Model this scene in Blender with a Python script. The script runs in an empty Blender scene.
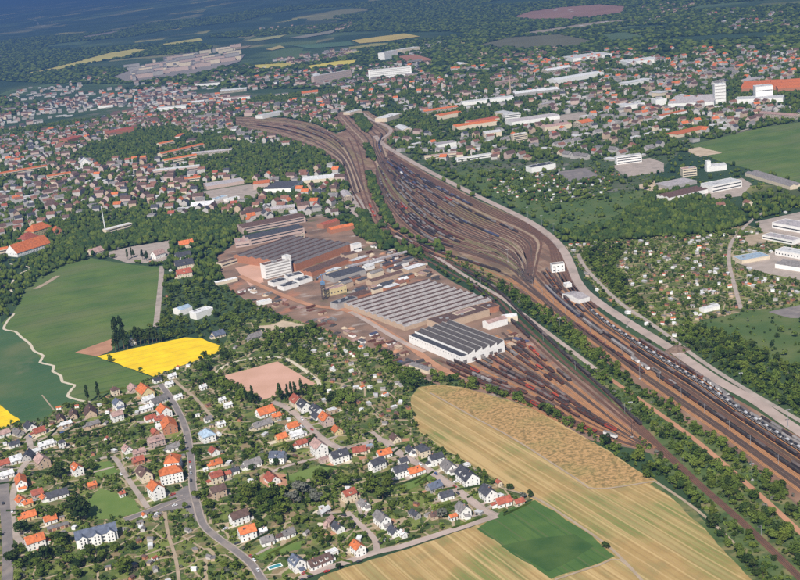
import bpy, bmesh, math, random
import numpy as np
random.seed(7); rng = np.random.default_rng(7)
S = bpy.context.scene
COL = S.collection
# ------------------------------------------------------------------ camera
CAM_H = 400.0; FPX = 1150.0; PITCH = math.radians(16.5); ROLL = math.radians(6.0)
r0 = np.array([1, 0, 0.]); u0 = np.array([0, math.sin(PITCH), math.cos(PITCH)])
FW = np.array([0, math.cos(PITCH), -math.sin(PITCH)])
RT = r0*math.cos(ROLL)-u0*math.sin(ROLL); UP = r0*math.sin(ROLL)+u0*math.cos(ROLL)
cd = bpy.data.cameras.new('camera'); cam = bpy.data.objects.new('camera', cd); COL.objects.link(cam)
from mathutils import Matrix, Vector
cam.matrix_world = Matrix(((RT[0], UP[0], -FW[0], 0), (RT[1], UP[1], -FW[1], 0), (RT[2], UP[2], -FW[2], CAM_H), (0, 0, 0, 1)))
cd.sensor_width = 36; cd.lens = FPX/800*36; cd.clip_start = 5; cd.clip_end = 120000
S.camera = cam
# ------------------------------------------------------------------ light
SUN_EL = math.radians(46); SUN_AZ = math.radians(197)      # compass bearing of the sun, clockwise from +Y (view direction)
w = bpy.data.worlds.new('World'); S.world = w; w.use_nodes = True
nt = w.node_tree; nt.nodes.clear()
o_ = nt.nodes.new('ShaderNodeOutputWorld'); b_ = nt.nodes.new('ShaderNodeBackground'); s_ = nt.nodes.new('ShaderNodeTexSky')
s_.sky_type = 'NISHITA'; s_.sun_disc = False; s_.sun_elevation = SUN_EL; s_.sun_rotation = SUN_AZ; s_.altitude = 300
nt.links.new(s_.outputs[0], b_.inputs[0]); nt.links.new(b_.outputs[0], o_.inputs[0]); b_.inputs[1].default_value = 0.075
sl = bpy.data.lights.new('sun', 'SUN'); sun = bpy.data.objects.new('sun', sl); COL.objects.link(sun)
sl.energy = 4.7; sl.angle = math.radians(0.5); sl.color = (1, .94, .86)
sd = Vector((math.sin(SUN_AZ)*math.cos(SUN_EL), math.cos(SUN_AZ)*math.cos(SUN_EL), math.sin(SUN_EL)))
sun.rotation_euler = sd.to_track_quat('Z', 'Y').to_euler(); sun.location = (0, -200, 900)
S.view_settings.view_transform = 'Standard'; S.view_settings.look = 'None'
S.view_settings.exposure = 0.62; S.view_settings.gamma = 1
S.render.engine = 'CYCLES'; S.cycles.volume_bounces = 0; S.cycles.max_bounces = 4; S.cycles.diffuse_bounces = 2
S.cycles.glossy_bounces = 2; S.cycles.transparent_max_bounces = 4; S.cycles.use_denoising = False
HAZE_DENSITY = 0.000135; HAZE_COLOR = (0.105, 0.215, 0.46)

# ------------------------------------------------------------------ projection between photo pixels and ground
def sstep(a, b, x):
    t = np.clip((x-a)/(b-a), 0, 1); return t*t*(3-2*t)
def hz(x, y):
    r = np.hypot(x, y)
    k = sstep(4600, 9500, r)
    return k*(55+38*np.sin(x/2300+1.1)*np.cos(y/2700+.4)+22*np.sin(x/900+y/1300)+55*sstep(0, 3500, x)*sstep(5500, 9000, y))
def P(px, py, z=None):
    d = FW*FPX+RT*(px-400)-UP*(py-290)
    if d[2] > -1: d[2] = -1
    zz = 0. if z is None else z
    t = (CAM_H-zz)/-d[2]; x, y = d[0]*t, d[1]*t
    if z is None and math.hypot(x, y) > 4600:
        ts = np.linspace(4500/math.hypot(d[0], d[1]), t, 400)
        hh = hz(d[0]*ts, d[1]*ts); zs = CAM_H+d[2]*ts
        i = int(np.argmax(zs <= hh)) if (zs <= hh).any() else 399
        x, y = d[0]*ts[i], d[1]*ts[i]
    return np.array([x, y])
def proj(x, y, z):
    v0 = x; v1 = y; v2 = z-CAM_H
    wz = v0*FW[0]+v1*FW[1]+v2*FW[2]
    wz = np.where(wz > 1, wz, 1)
    return 400+FPX*(v0*RT[0]+v1*RT[1]+v2*RT[2])/wz, 290-FPX*(v0*UP[0]+v1*UP[1]+v2*UP[2])/wz
def pxpm(px, py):
    a = P(px-2, py); b = P(px+2, py); return 4/np.linalg.norm(b-a)
def yaw_of(px, py, dx, dy):
    k = 6/math.hypot(dx, dy); a = P(px, py); b = P(px+dx*k, py+dy*k); return math.atan2(b[1]-a[1], b[0]-a[0])

# ------------------------------------------------------------------ materials
M = {}
def mat(name, c1, c2=None, scale=.3, rough=.85, detail=3, c3=None, kind='noise', stretch=None, yaw=0, spec=.25, metal=0, obj_rand=0, lo=.35, hi=.65, bump=0):
    m = bpy.data.materials.new(name); m.use_nodes = True; M[name] = m
    n = m.node_tree.nodes; l = m.node_tree.links; b = n['Principled BSDF']
    b.inputs['Roughness'].default_value = rough; b.inputs['Metallic'].default_value = metal
    b.inputs['Specular IOR Level'].default_value = spec
    c2 = c2 or tuple(v*.8 for v in c1)
    g = n.new('ShaderNodeNewGeometry'); mp = n.new('ShaderNodeMapping'); l.new(g.outputs['Position'], mp.inputs[0])
    # yaw: rotate so that local x runs along the stripes
    mp.inputs['Rotation'].default_value = (0, 0, -yaw)
    mp2 = n.new('ShaderNodeMapping'); l.new(mp.outputs[0], mp2.inputs[0])
    if stretch: mp2.inputs['Scale'].default_value = stretch
    if kind == 'noise':
        t = n.new('ShaderNodeTexNoise'); t.inputs['Scale'].default_value = scale; t.inputs['Detail'].default_value = detail; fac = t.outputs[0]
    elif kind == 'cells':
        t = n.new('ShaderNodeTexVoronoi'); t.distance = 'CHEBYCHEV'; t.inputs['Scale'].default_value = scale
        sp = n.new('ShaderNodeSeparateColor'); l.new(t.outputs['Color'], sp.inputs[0]); fac = sp.outputs[0]
    l.new(mp2.outputs[0], t.inputs[0])
    r = n.new('ShaderNodeValToRGB'); l.new(fac, r.inputs[0]); e = r.color_ramp.elements
    e[0].position = lo; e[0].color = (*c1, 1); e[1].position = hi; e[1].color = (*c2, 1)
    if c3: q = e.new((lo+hi)/2); q.color = (*c3, 1)
    out = r.outputs[0]
    if obj_rand:
        oi = n.new('ShaderNodeObjectInfo'); hs = n.new('ShaderNodeHueSaturation'); l.new(out, hs.inputs['Color'])
        mr = n.new('ShaderNodeMapRange'); l.new(oi.outputs['Random'], mr.inputs[0]); mr.inputs[3].default_value = 1-obj_rand; mr.inputs[4].default_value = 1+obj_rand
        l.new(mr.outputs[0], hs.inputs['Value']); out = hs.outputs[0]
    l.new(out, b.inputs['Base Color'])
    m['_out'] = 1
    return m
def overlay(name, c, scale, lo, hi, amount=1., detail=4, stretch=None, yaw=0, cells=False):
    """mix another patchy colour over a material's base colour"""
    m = M[name]; n = m.node_tree.nodes; l = m.node_tree.links; b = n['Principled BSDF']
    src = b.inputs['Base Color'].links[0].from_socket
    g = n.new('ShaderNodeNewGeometry'); mp = n.new('ShaderNodeMapping'); l.new(g.outputs['Position'], mp.inputs[0]); mp.inputs['Rotation'].default_value = (0, 0, -yaw)
    mp2 = n.new('ShaderNodeMapping'); l.new(mp.outputs[0], mp2.inputs[0])
    if stretch: mp2.inputs['Scale'].default_value = stretch
    if cells:
        t = n.new('ShaderNodeTexVoronoi'); t.distance = 'CHEBYCHEV'; t.inputs['Scale'].default_value = scale
        sp = n.new('ShaderNodeSeparateColor'); l.new(t.outputs['Color'], sp.inputs[0]); f0 = sp.outputs[1]
    else:
        t = n.new('ShaderNodeTexNoise'); t.inputs['Scale'].default_value = scale; t.inputs['Detail'].default_value = detail; f0 = t.outputs[0]
    l.new(mp2.outputs[0], t.inputs[0])
    mr = n.new('ShaderNodeMapRange'); l.new(f0, mr.inputs[0]); mr.inputs[1].default_value = lo; mr.inputs[2].default_value = hi; mr.inputs[3].default_value = 0; mr.inputs[4].default_value = amount
    mx = n.new('ShaderNodeMix'); mx.data_type = 'RGBA'; l.new(mr.outputs[0], mx.inputs[0]); l.new(src, mx.inputs[6]); mx.inputs[7].default_value = (*c, 1)
    l.new(mx.outputs[2], b.inputs['Base Color'])

def edges(name, c, scale, width):
    """trodden paths along the borders of the plots"""
    m = M[name]; n = m.node_tree.nodes; l = m.node_tree.links; b = n['Principled BSDF']
    src = b.inputs['Base Color'].links[0].from_socket
    g = n.new('ShaderNodeNewGeometry'); t = n.new('ShaderNodeTexVoronoi'); t.feature = 'DISTANCE_TO_EDGE'; t.inputs['Scale'].default_value = scale
    l.new(g.outputs['Position'], t.inputs[0]); lt = n.new('ShaderNodeMath'); lt.operation = 'LESS_THAN'; l.new(t.outputs['Distance'], lt.inputs[0]); lt.inputs[1].default_value = width
    mx = n.new('ShaderNodeMix'); mx.data_type = 'RGBA'; l.new(lt.outputs[0], mx.inputs[0]); l.new(src, mx.inputs[6]); mx.inputs[7].default_value = (*c, 1); l.new(mx.outputs[2], b.inputs['Base Color'])
def rows(name, c, period, width, yaw, amount=.6, wob=1.2):
    """wheel tracks and drill rows"""
    m = M[name]; n = m.node_tree.nodes; l = m.node_tree.links; b = n['Principled BSDF']
    src = b.inputs['Base Color'].links[0].from_socket
    g = n.new('ShaderNodeNewGeometry'); mp = n.new('ShaderNodeMapping'); l.new(g.outputs['Position'], mp.inputs[0]); mp.inputs['Rotation'].default_value = (0, 0, -yaw)
    sx = n.new('ShaderNodeSeparateXYZ'); l.new(mp.outputs[0], sx.inputs[0])
    t = n.new('ShaderNodeTexNoise'); t.inputs['Scale'].default_value = .01; l.new(g.outputs['Position'], t.inputs[0])
    def mth(op, a, v):
        q = n.new('ShaderNodeMath'); q.operation = op; l.new(a, q.inputs[0])
        if isinstance(v, float): q.inputs[1].default_value = v
        elif v is not None: l.new(v, q.inputs[1])
        return q.outputs[0]
    y_ = mth('ADD', sx.outputs[1], mth('MULTIPLY', t.outputs[0], wob*6.)); fr = mth('FRACT', mth('DIVIDE', y_, float(period)), None); lt = mth('MULTIPLY', mth('LESS_THAN', fr, float(width/period)), float(amount))
    mx = n.new('ShaderNodeMix'); mx.data_type = 'RGBA'; l.new(lt, mx.inputs[0]); l.new(src, mx.inputs[6]); mx.inputs[7].default_value = (*c, 1); l.new(mx.outputs[2], b.inputs['Base Color'])
YF = yaw_of(600, 500, 160, 95)        # ploughing direction of the stubble fields
YR = yaw_of(160, 357, 60, -13)        # rape field rows
YT = yaw_of(700, 400, 120, 74)        # main line
mat('ground', (.030, .060, .022), (.060, .085, .032), .004, c3=(.040, .072, .026), detail=6)
overlay('ground', (.24, .22, .10), .0021, .80, .82, .8, cells=True, stretch=(1, .6, 1))
overlay('ground', (.085, .13, .045), .0016, .62, .64, .9, cells=True)
overlay('ground', (.34, .30, .10), .0030, .93, .94, .8, cells=True)
overlay('ground', (.02, .045, .018), .0022, .45, .55, .85)
mat('meadow', (.062, .112, .026), (.105, .150, .034), .02, c3=(.078, .128, .028), detail=6)
overlay('meadow', (.12, .14, .050), .006, .48, .66, .8, detail=8, stretch=(1, 2.5, 1), yaw=YR)
mat('pasture', (.040, .092, .036), (.100, .125, .050), .012, c3=(.055, .105, .038), detail=7)
overlay('pasture', (.20, .17, .10), .02, .60, .75, .6)
mat('green_crop', (.050, .105, .024), (.075, .130, .030), .05, c3=(.058, .114, .026), detail=6)
mat('dark_crop', (.030, .075, .018), (.060, .105, .025), .05, detail=6)
mat('rape', (.66, .43, .012), (.80, .56, .012), .05, detail=5)
overlay('rape', (.62, .42, .02), .5, .55, .7, .5, stretch=(.05, 1, 1), yaw=YR)
mat('stubble', (.36, .255, .105), (.27, .20, .08), .06, c3=(.33, .22, .085), detail=8)
overlay('stubble', (.15, .18, .05), .012, .47, .60, .85, detail=9)
overlay('stubble', (.13, .15, .05), .05, .60, .70, .6, detail=8, stretch=(.3, 1, 1), yaw=YF)
overlay('stubble', (.46, .33, .15), .16, .5, .62, .7, stretch=(.03, 1, 1), yaw=YF)
overlay('stubble', (.20, .19, .07), .05, .52, .64, .6, stretch=(.04, 1, 1), yaw=YF)
overlay('meadow', (.035, .07, .025), .35, .56, .62, .45, detail=3, stretch=(.015, 1, 1), yaw=YR)
overlay('green_crop', (.03, .075, .02), .35, .56, .62, .5, detail=3, stretch=(.015, 1, 1), yaw=YF)
overlay('rape', (.50, .40, .03), .35, .56, .62, .35, detail=3, stretch=(.015, 1, 1), yaw=YR)
rows('meadow', (.10, .13, .05), 21, 1.6, YR, .5); rows('rape', (.36, .30, .04), 14, 1.0, YR, .6, .4); rows('green_crop', (.09, .11, .04), 15, 1.2, YF, .7, .4); rows('stubble', (.27, .17, .07), 5, 1.3, YF, .45, .5); rows('stubble', (.50, .36, .17), 12, 1.4, YF, .5, .5); rows('pasture', (.09, .11, .05), 17, 1.5, YR+.3, .35, 2)
mat('mottled_crop', (.44, .27, .12), (.19, .13, .05), .26, c3=(.38, .235, .095), detail=4, lo=.36, hi=.64)
overlay('mottled_crop', (.16, .12, .05), .42, .50, .60, .7, detail=2)
overlay('mottled_crop', (.19, .20, .06), .02, .50, .7, .5)
mat('bare_soil', (.33, .17, .10), (.42, .22, .13), .05)
mat('ash_pitch', (.52, .31, .23), (.46, .27, .19), .04, detail=6)
mat('sand', (.50, .40, .29), (.36, .28, .19), .08, detail=6)
mat('rough_grass', (.065, .105, .030), (.14, .14, .055), .05, c3=(.09, .12, .04), detail=7)
mat('clearing', (.055, .095, .026), (.10, .125, .040), .03, c3=(.07, .108, .030), detail=8); mat('earth', (.11, .075, .058), (.17, .12, .09), .4, detail=6)
mat('lawn', (.09, .15, .03), (.13, .18, .045), .04, detail=6)
mat('garden_ground', (.070, .105, .022), (.18, .17, .055), .055, c3=(.115, .145, .030), kind='cells', lo=.15, hi=.9)
overlay('garden_ground', (.24, .17, .10), .13, .62, .66, .85, cells=True)
overlay('garden_ground', (.035, .060, .018), .17, .70, .74, .8, cells=True)
overlay('garden_ground', (.16, .19, .045), .09, .72, .76, .8, cells=True)
overlay('garden_ground', (.34, .27, .18), .30, .60, .68, .8)
overlay('garden_ground', (.050, .080, .022), .045, .45, .62, .7)
edges('garden_ground', (.33, .26, .17), .032, .022)
mat('town_ground', (.045, .075, .028), (.11, .11, .075), .02, c3=(.06, .085, .035), detail=7)
overlay('town_ground', (.19, .17, .15), .03, .60, .70, .6)
mat('asphalt', (.15, .135, .13), (.20, .175, .165), .1, detail=8)
overlay('asphalt', (.26, .22, .19), .05, .56, .66, .5, detail=8)
mat('pale_road', (.40, .32, .28), (.33, .26, .22), .05, detail=6)
mat('dirt', (.36, .28, .20), (.28, .22, .15), .1, detail=6)
mat('path_gravel', (.55, .48, .37), (.46, .40, .30), .1)
mat('pavement', (.36, .30, .26), (.30, .25, .21), .1)
overlay('rough_grass', (.20, .17, .075), .05, .54, .64, .7, detail=8); overlay('rough_grass', (.035, .065, .02), .09, .50, .60, .75, detail=8); overlay('pale_road', (.24, .20, .17), .045, .52, .66, .6, detail=8); overlay('pavement', (.22, .19, .165), .05, .52, .66, .6, detail=8)
mat('yard_ground', (.17, .098, .064), (.27, .17, .112), .03, c3=(.215, .128, .084), detail=8)
overlay('yard_ground', (.19, .17, .065), .018, .50, .64, .75, detail=6, stretch=(.18, 1, 1), yaw=YT)
overlay('yard_ground', (.10, .068, .050), .16, .5, .6, .6, detail=6, stretch=(.05, 1, 1), yaw=YT)
overlay('yard_ground', (.29, .22, .16), .06, .56, .7, .6)
mat('factory_ground', (.25, .155, .11), (.13, .088, .066), .03, c3=(.20, .13, .092), detail=9)
overlay('factory_ground', (.10, .105, .045), .02, .60, .68, .7, detail=8)
overlay('factory_ground', (.38, .16, .09), .025, .58, .68, .7)
overlay('factory_ground', (.40, .35, .31), .03, .60, .7, .6, stretch=(1, 1.7, 1))
mat('ballast', (.16, .080, .050), (.105, .056, .038), .12, detail=6)
mat('rust_ballast', (.44, .215, .095), (.33, .16, .07), .08, detail=6)
mat('dark_ballast', (.075, .050, .040), (.11, .07, .05), .08, detail=6)
mat('pale_ballast', (.42, .31, .21), (.33, .24, .16), .08, detail=6)
mat('grassy_ballast', (.20, .19, .075), (.15, .12, .06), .05, detail=6)
mat('rail', (.10, .07, .055), rough=.5)
mat('leaf', (.036, .062, .010), (.098, .125, .020), .06, c3=(.062, .090, .014), detail=3, rough=.8, obj_rand=.25, spec=.1)
mat('leaf_light', (.065, .100, .018), (.110, .145, .028), .06, rough=.8, obj_rand=.2, spec=.1)
mat('leaf_dark', (.020, .040, .011), (.042, .066, .015), .05, rough=.8, obj_rand=.2, spec=.1)
overlay('leaf', (.100, .120, .022), .09, .58, .64, .7, detail=2); overlay('leaf', (.022, .050, .016), .07, .60, .66, .7, detail=2); overlay('leaf_dark', (.05, .065, .018), .1, .56, .62, .6, detail=2)
mat('leaf_grey', (.10, .11, .085), (.15, .15, .12), .2, rough=.9, spec=.1)
mat('bark', (.12, .09, .06), rough=.9)
for k, c in dict(orange=(.55, .155, .055), red=(.34, .095, .060), brown=(.115, .070, .058), rust=(.22, .105, .075), slate=(.060, .062, .075), bluegrey=(.11, .13, .18), light=(.60, .60, .60), pink=(.38, .25, .22), grey=(.20, .185, .18), lilac=(.40, .365, .37), halllight=(.31, .285, .275), hall=(.095, .085, .085), darklilac=(.13, .115, .115), bluelight=(.35, .45, .55)).items():
    mat('roof_'+k, c, tuple(v*.66 for v in c), .45, rough=.75, detail=7, obj_rand=.16, lo=.4, hi=.62); overlay('roof_'+k, tuple(v*.55+.03 for v in c), .12, .56, .66, .6, detail=8)
for k, c in dict(white=(.80, .78, .74), cream=(.66, .56, .42), yellow=(.62, .50, .27), townwhite=(.47, .44, .41), pinkish=(.50, .38, .33), grey=(.36, .34, .32), brick=(.38, .17, .10), tan=(.48, .36, .26)).items():
    mat('wall_'+k, c, tuple(v*.88 for v in c), .35, rough=.85, detail=5, obj_rand=.05)
mat('glass', (.03, .035, .045), (.06, .07, .08), .5, rough=.15, spec=.5)
mat('door', (.15, .09, .05), rough=.6)
mat('metal_white', (.75, .75, .73), rough=.4); mat('metal_dark', (.05, .05, .055), rough=.5); mat('metal_blue', (.16, .28, .44), rough=.45)
mat('metal_grey', (.32, .32, .33), rough=.5)
mat('wagon_brown', (.15, .062, .042), (.10, .045, .034), .3, obj_rand=.35); mat('wagon_dark', (.035, .028, .030), (.06, .045, .042), .3, obj_rand=.3)
mat('wagon_grey', (.22, .20, .19), obj_rand=.3); mat('wagon_roof', (.10, .078, .070), (.14, .11, .10), obj_rand=.4); mat('wagon_white', (.78, .77, .75), obj_rand=.05); mat('wagon_red', (.42, .07, .04), obj_rand=.2); mat('wagon_blue', (.075, .085, .15), obj_rand=.2)
mat('coal', (.03, .028, .028), (.06, .055, .05), 1.)
mat('tyre', (.02, .02, .02)); mat('pool_water', (.05, .24, .26), rough=.08, spec=.5)

for k, c in dict(red=(.40, .04, .03), white=(.75, .75, .75), dark=(.03, .03, .035), blue=(.06, .12, .32), silver=(.45, .46, .48)).items(): mat('paint_'+k, c, c, rough=.3, spec=.5)

# ------------------------------------------------------------------ mesh helpers
class MB:
    def __init__(s): s.v = []; s.f = []; s.m = []; s.mats = []
    def mi(s, m):
        m = M[m]
        if m not in s.mats: s.mats.append(m)
        return s.mats.index(m)
    def add(s, vs, fs, m):
        o = len(s.v); s.v += [tuple(map(float, q)) for q in vs]; k = s.mi(m)
        for f in fs: s.f.append([i+o for i in f]); s.m.append(k)
    def box(s, x0, y0, z0, x1, y1, z1, m, yaw=0, c=(0, 0)):
        ps = [(x, y, z) for z in (z0, z1) for x, y in ((x0, y0), (x1, y0), (x1, y1), (x0, y1))]
        if yaw:
            ca, sa = math.cos(yaw), math.sin(yaw); ps = [(c[0]+x*ca-y*sa, c[1]+x*sa+y*ca, z) for x, y, z in ps]
        s.add(ps, [(0, 3, 2, 1), (4, 5, 6, 7), (0, 1, 5, 4), (1, 2, 6, 5), (2, 3, 7, 6), (3, 0, 4, 7)], m)
    def tube(s, p, q, r1, r2, m, n=6):
        p = Vector(p); q = Vector(q); d = (q-p).normalized(); a = d.orthogonal().normalized(); b = d.cross(a)
        vs = []
        for c, r in ((p, r1), (q, r2)):
            for i in range(n):
                t = 2*math.pi*i/n; vs.append(c+a*(r*math.cos(t))+b*(r*math.sin(t)))
        fs = [(i, (i+1) % n, n+(i+1) % n, n+i) for i in range(n)]+[tuple(range(n))[::-1], tuple(range(n, 2*n))]
        s.add(vs, fs, m)
    def mesh(s, name):
        me = bpy.data.meshes.new(name); me.from_pydata(s.v, [], s.f)
        for m in s.mats: me.materials.append(m)
        me.polygons.foreach_set('material_index', s.m); me.update(); return me
    def build(s, name, parent=None): return link(name, s.mesh(name), parent)
def link(name, data, parent=None, loc=(0, 0, 0), rz=0, scale=None):
    o = bpy.data.objects.new(name, data); COL.objects.link(o); o.location = loc; o.rotation_euler = (0, 0, rz)
    if scale is not None: o.scale = scale
    if parent is not None: o.parent = parent
    return o
def tag(o, label, cat=None, group=None, kind=None):
    if label: o['label'] = label
    if cat: o['category'] = cat
    if group: o['group'] = group
    if kind: o['kind'] = kind
    return o
def thing(name, label, cat, x, y, rz=0, group=None, z=0):
    return tag(link(name, None, None, (x, y, z), rz), label, cat, group)
def copy_tree(root, loc, rz, label=None, group=None, scale=None):
    r = root.copy(); COL.objects.link(r); r.location = loc; r.rotation_euler = (0, 0, rz)
    if scale is not None: r.scale = scale
    if label: r['label'] = label
    if group: r['group'] = group
    for ch in root.children:
        c = ch.copy(); COL.objects.link(c); c.parent = r
        for g in ch.children:
            d = g.copy(); COL.objects.link(d); d.parent = c
    return r

def drape(name, pts, material, z, label=None, px=True, sub=None, kind='structure'):
    W = [P(*p) for p in pts] if px else pts
    bm = bmesh.new(); vs = [bm.verts.new((p[0], p[1], 0)) for p in W]
    f = bm.faces.new(vs)
    if f.normal.z < 0: f.normal_flip()
    bmesh.ops.triangulate(bm, faces=bm.faces[:])
    if sub:
        for _ in range(6):
            es = [e for e in bm.edges if e.calc_length() > sub]
            if not es: break
            bmesh.ops.subdivide_edges(bm, edges=es, cuts=1); bmesh.ops.triangulate(bm, faces=bm.faces[:])
    for v in bm.verts: v.co.z = float(hz(v.co.x, v.co.y))+z
    bm.normal_update()
    for f in bm.faces:
        if f.normal.z < 0: f.normal_flip()
    me = bpy.data.meshes.new(name); bm.to_mesh(me); bm.free(); me.materials.append(M[material])
    o = link(name, me); tag(o, label, kind=kind); return o
def smooth_line(pts, step=8., px=True):
    W = np.array([P(*p) for p in pts]) if px else np.array(pts)
    n = len(W); out = []
    for i in range(n-1):
        p0 = W[max(i-1, 0)]; p1 = W[i]; p2 = W[i+1]; p3 = W[min(i+2, n-1)]
        k = max(2, int(np.linalg.norm(p2-p1)/step))
        for j in range(k):
            t = j/k; out.append(.5*((2*p1)+(-p0+p2)*t+(2*p0-5*p1+4*p2-p3)*t*t+(-p0+3*p1-3*p2+p3)*t**3))
    out.append(W[-1]); return np.array(out)
def offset(L, d):
    t = np.gradient(L, axis=0); t /= np.linalg.norm(t, axis=1)[:, None]+1e-9
    return L+np.stack([-t[:, 1], t[:, 0]], 1)*d
def ribbon_into(mb, L, a, b, z, m):
    A = offset(L, a); B = offset(L, b); n = len(L)
    vs = [(p[0], p[1], z) for p in A]+[(p[0], p[1], z) for p in B]
    mb.add(vs, [(i, i+1, n+i+1, n+i) for i in range(n-1)] if a < b and False else [(n+i, n+i+1, i+1, i) for i in range(n-1)], m)
# class raster in photo pixel space (margin 80 px, 2 samples per pixel) so that plants and sheds keep off roads and fields
MG = 80; RW, RH = (800+2*MG)*2, (580+2*MG)*2
CLS = np.zeros((RH, RW), np.uint8); OCC = np.zeros((RH, RW), bool)
def fillpoly(arr, pts, val):
    pts = [((x+MG)*2, (y+MG)*2) for x, y in pts]
    ys = [p[1] for p in pts]; y0 = max(0, int(min(ys))); y1 = min(RH-1, int(max(ys))+1)
    for y in range(y0, y1+1):
        yc = y+.5; xs = []
        for i in range(len(pts)):
            (xa, ya), (xb, yb) = pts[i], pts[(i+1) % len(pts)]
            if (ya <= yc) != (yb <= yc): xs.append(xa+(yc-ya)/(yb-ya)*(xb-xa))
        xs.sort()
        for i in range(0, len(xs)-1, 2):
            arr[y, max(0, int(xs[i]+.5)):max(0, min(RW, int(xs[i+1]+.5)))] = val
def occ_line(L, w):
    A = offset(L, w/2); B = offset(L, -w/2)
    ax, ay = proj(A[:, 0], A[:, 1], 0.); bx, by = proj(B[:, 0], B[:, 1], 0.)
    for i in range(len(L)-1): fillpoly(OCC, [(ax[i], ay[i]), (ax[i+1], ay[i+1]), (bx[i+1], by[i+1]), (bx[i], by[i])], True)
def occ_foot(x, y, L, W, yaw, extra=2.5, front=4.):
    ca, sa = math.cos(yaw), math.sin(yaw); c = []
    for a, b in ((-1, -1), (1, -1), (1, 1), (-1, 1)):
        u, v = a*(L/2+extra), b*(W/2+extra); c.append((x+u*ca-v*sa, y+u*sa+v*ca))
    P1 = [tuple(map(float, proj(p[0], p[1], 0.))) for p in c]
    fillpoly(OCC, P1, True); fillpoly(OCC, [(a, b+front) for a, b in P1], True)
RZ = [0]
def road(name, pts, width, m, z=.16, walk=0, keep=True):
    RZ[0] += .006; z += RZ[0]; L = smooth_line(pts); mb = MB(); ribbon_into(mb, L, width/2, -width/2, z, m)
    if walk:
        for s in (1, -1):
            ribbon_into(mb, L, *( (width/2+walk, width/2) if s > 0 else (-width/2, -width/2-walk)), z+.12, 'pavement')
            ribbon_into(mb, L, s*(width/2)+.01, s*(width/2)-.01, z+.06, 'pavement')
    tag(mb.build(name), None, kind='structure')
    if keep: occ_line(L, width+2*walk+3)
    return L

# ------------------------------------------------------------------ ground sheet
na, nr = 240, 130
rad = np.concatenate([[0], np.geomspace(250, 90000, nr)])
V = [(0, 0, 0)]; F = []
for r in rad[1:]:
    for i in range(na):
        a = 2*math.pi*i/na; x, y = r*math.sin(a), r*math.cos(a); V.append((x, y, float(hz(x, y))-.02))
for i in range(na): F.append((0, 1+(i+1) % na, 1+i))
for k in range(nr-1):
    for i in range(na):
        a = 1+k*na+i; b = 1+k*na+(i+1) % na; F.append((a, b, b+na, a+na))
me = bpy.data.meshes.new('ground'); me.from_pydata(V, [], F); me.materials.append(M['ground']); me.update()
tag(link('ground', me), None, kind='structure')

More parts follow.
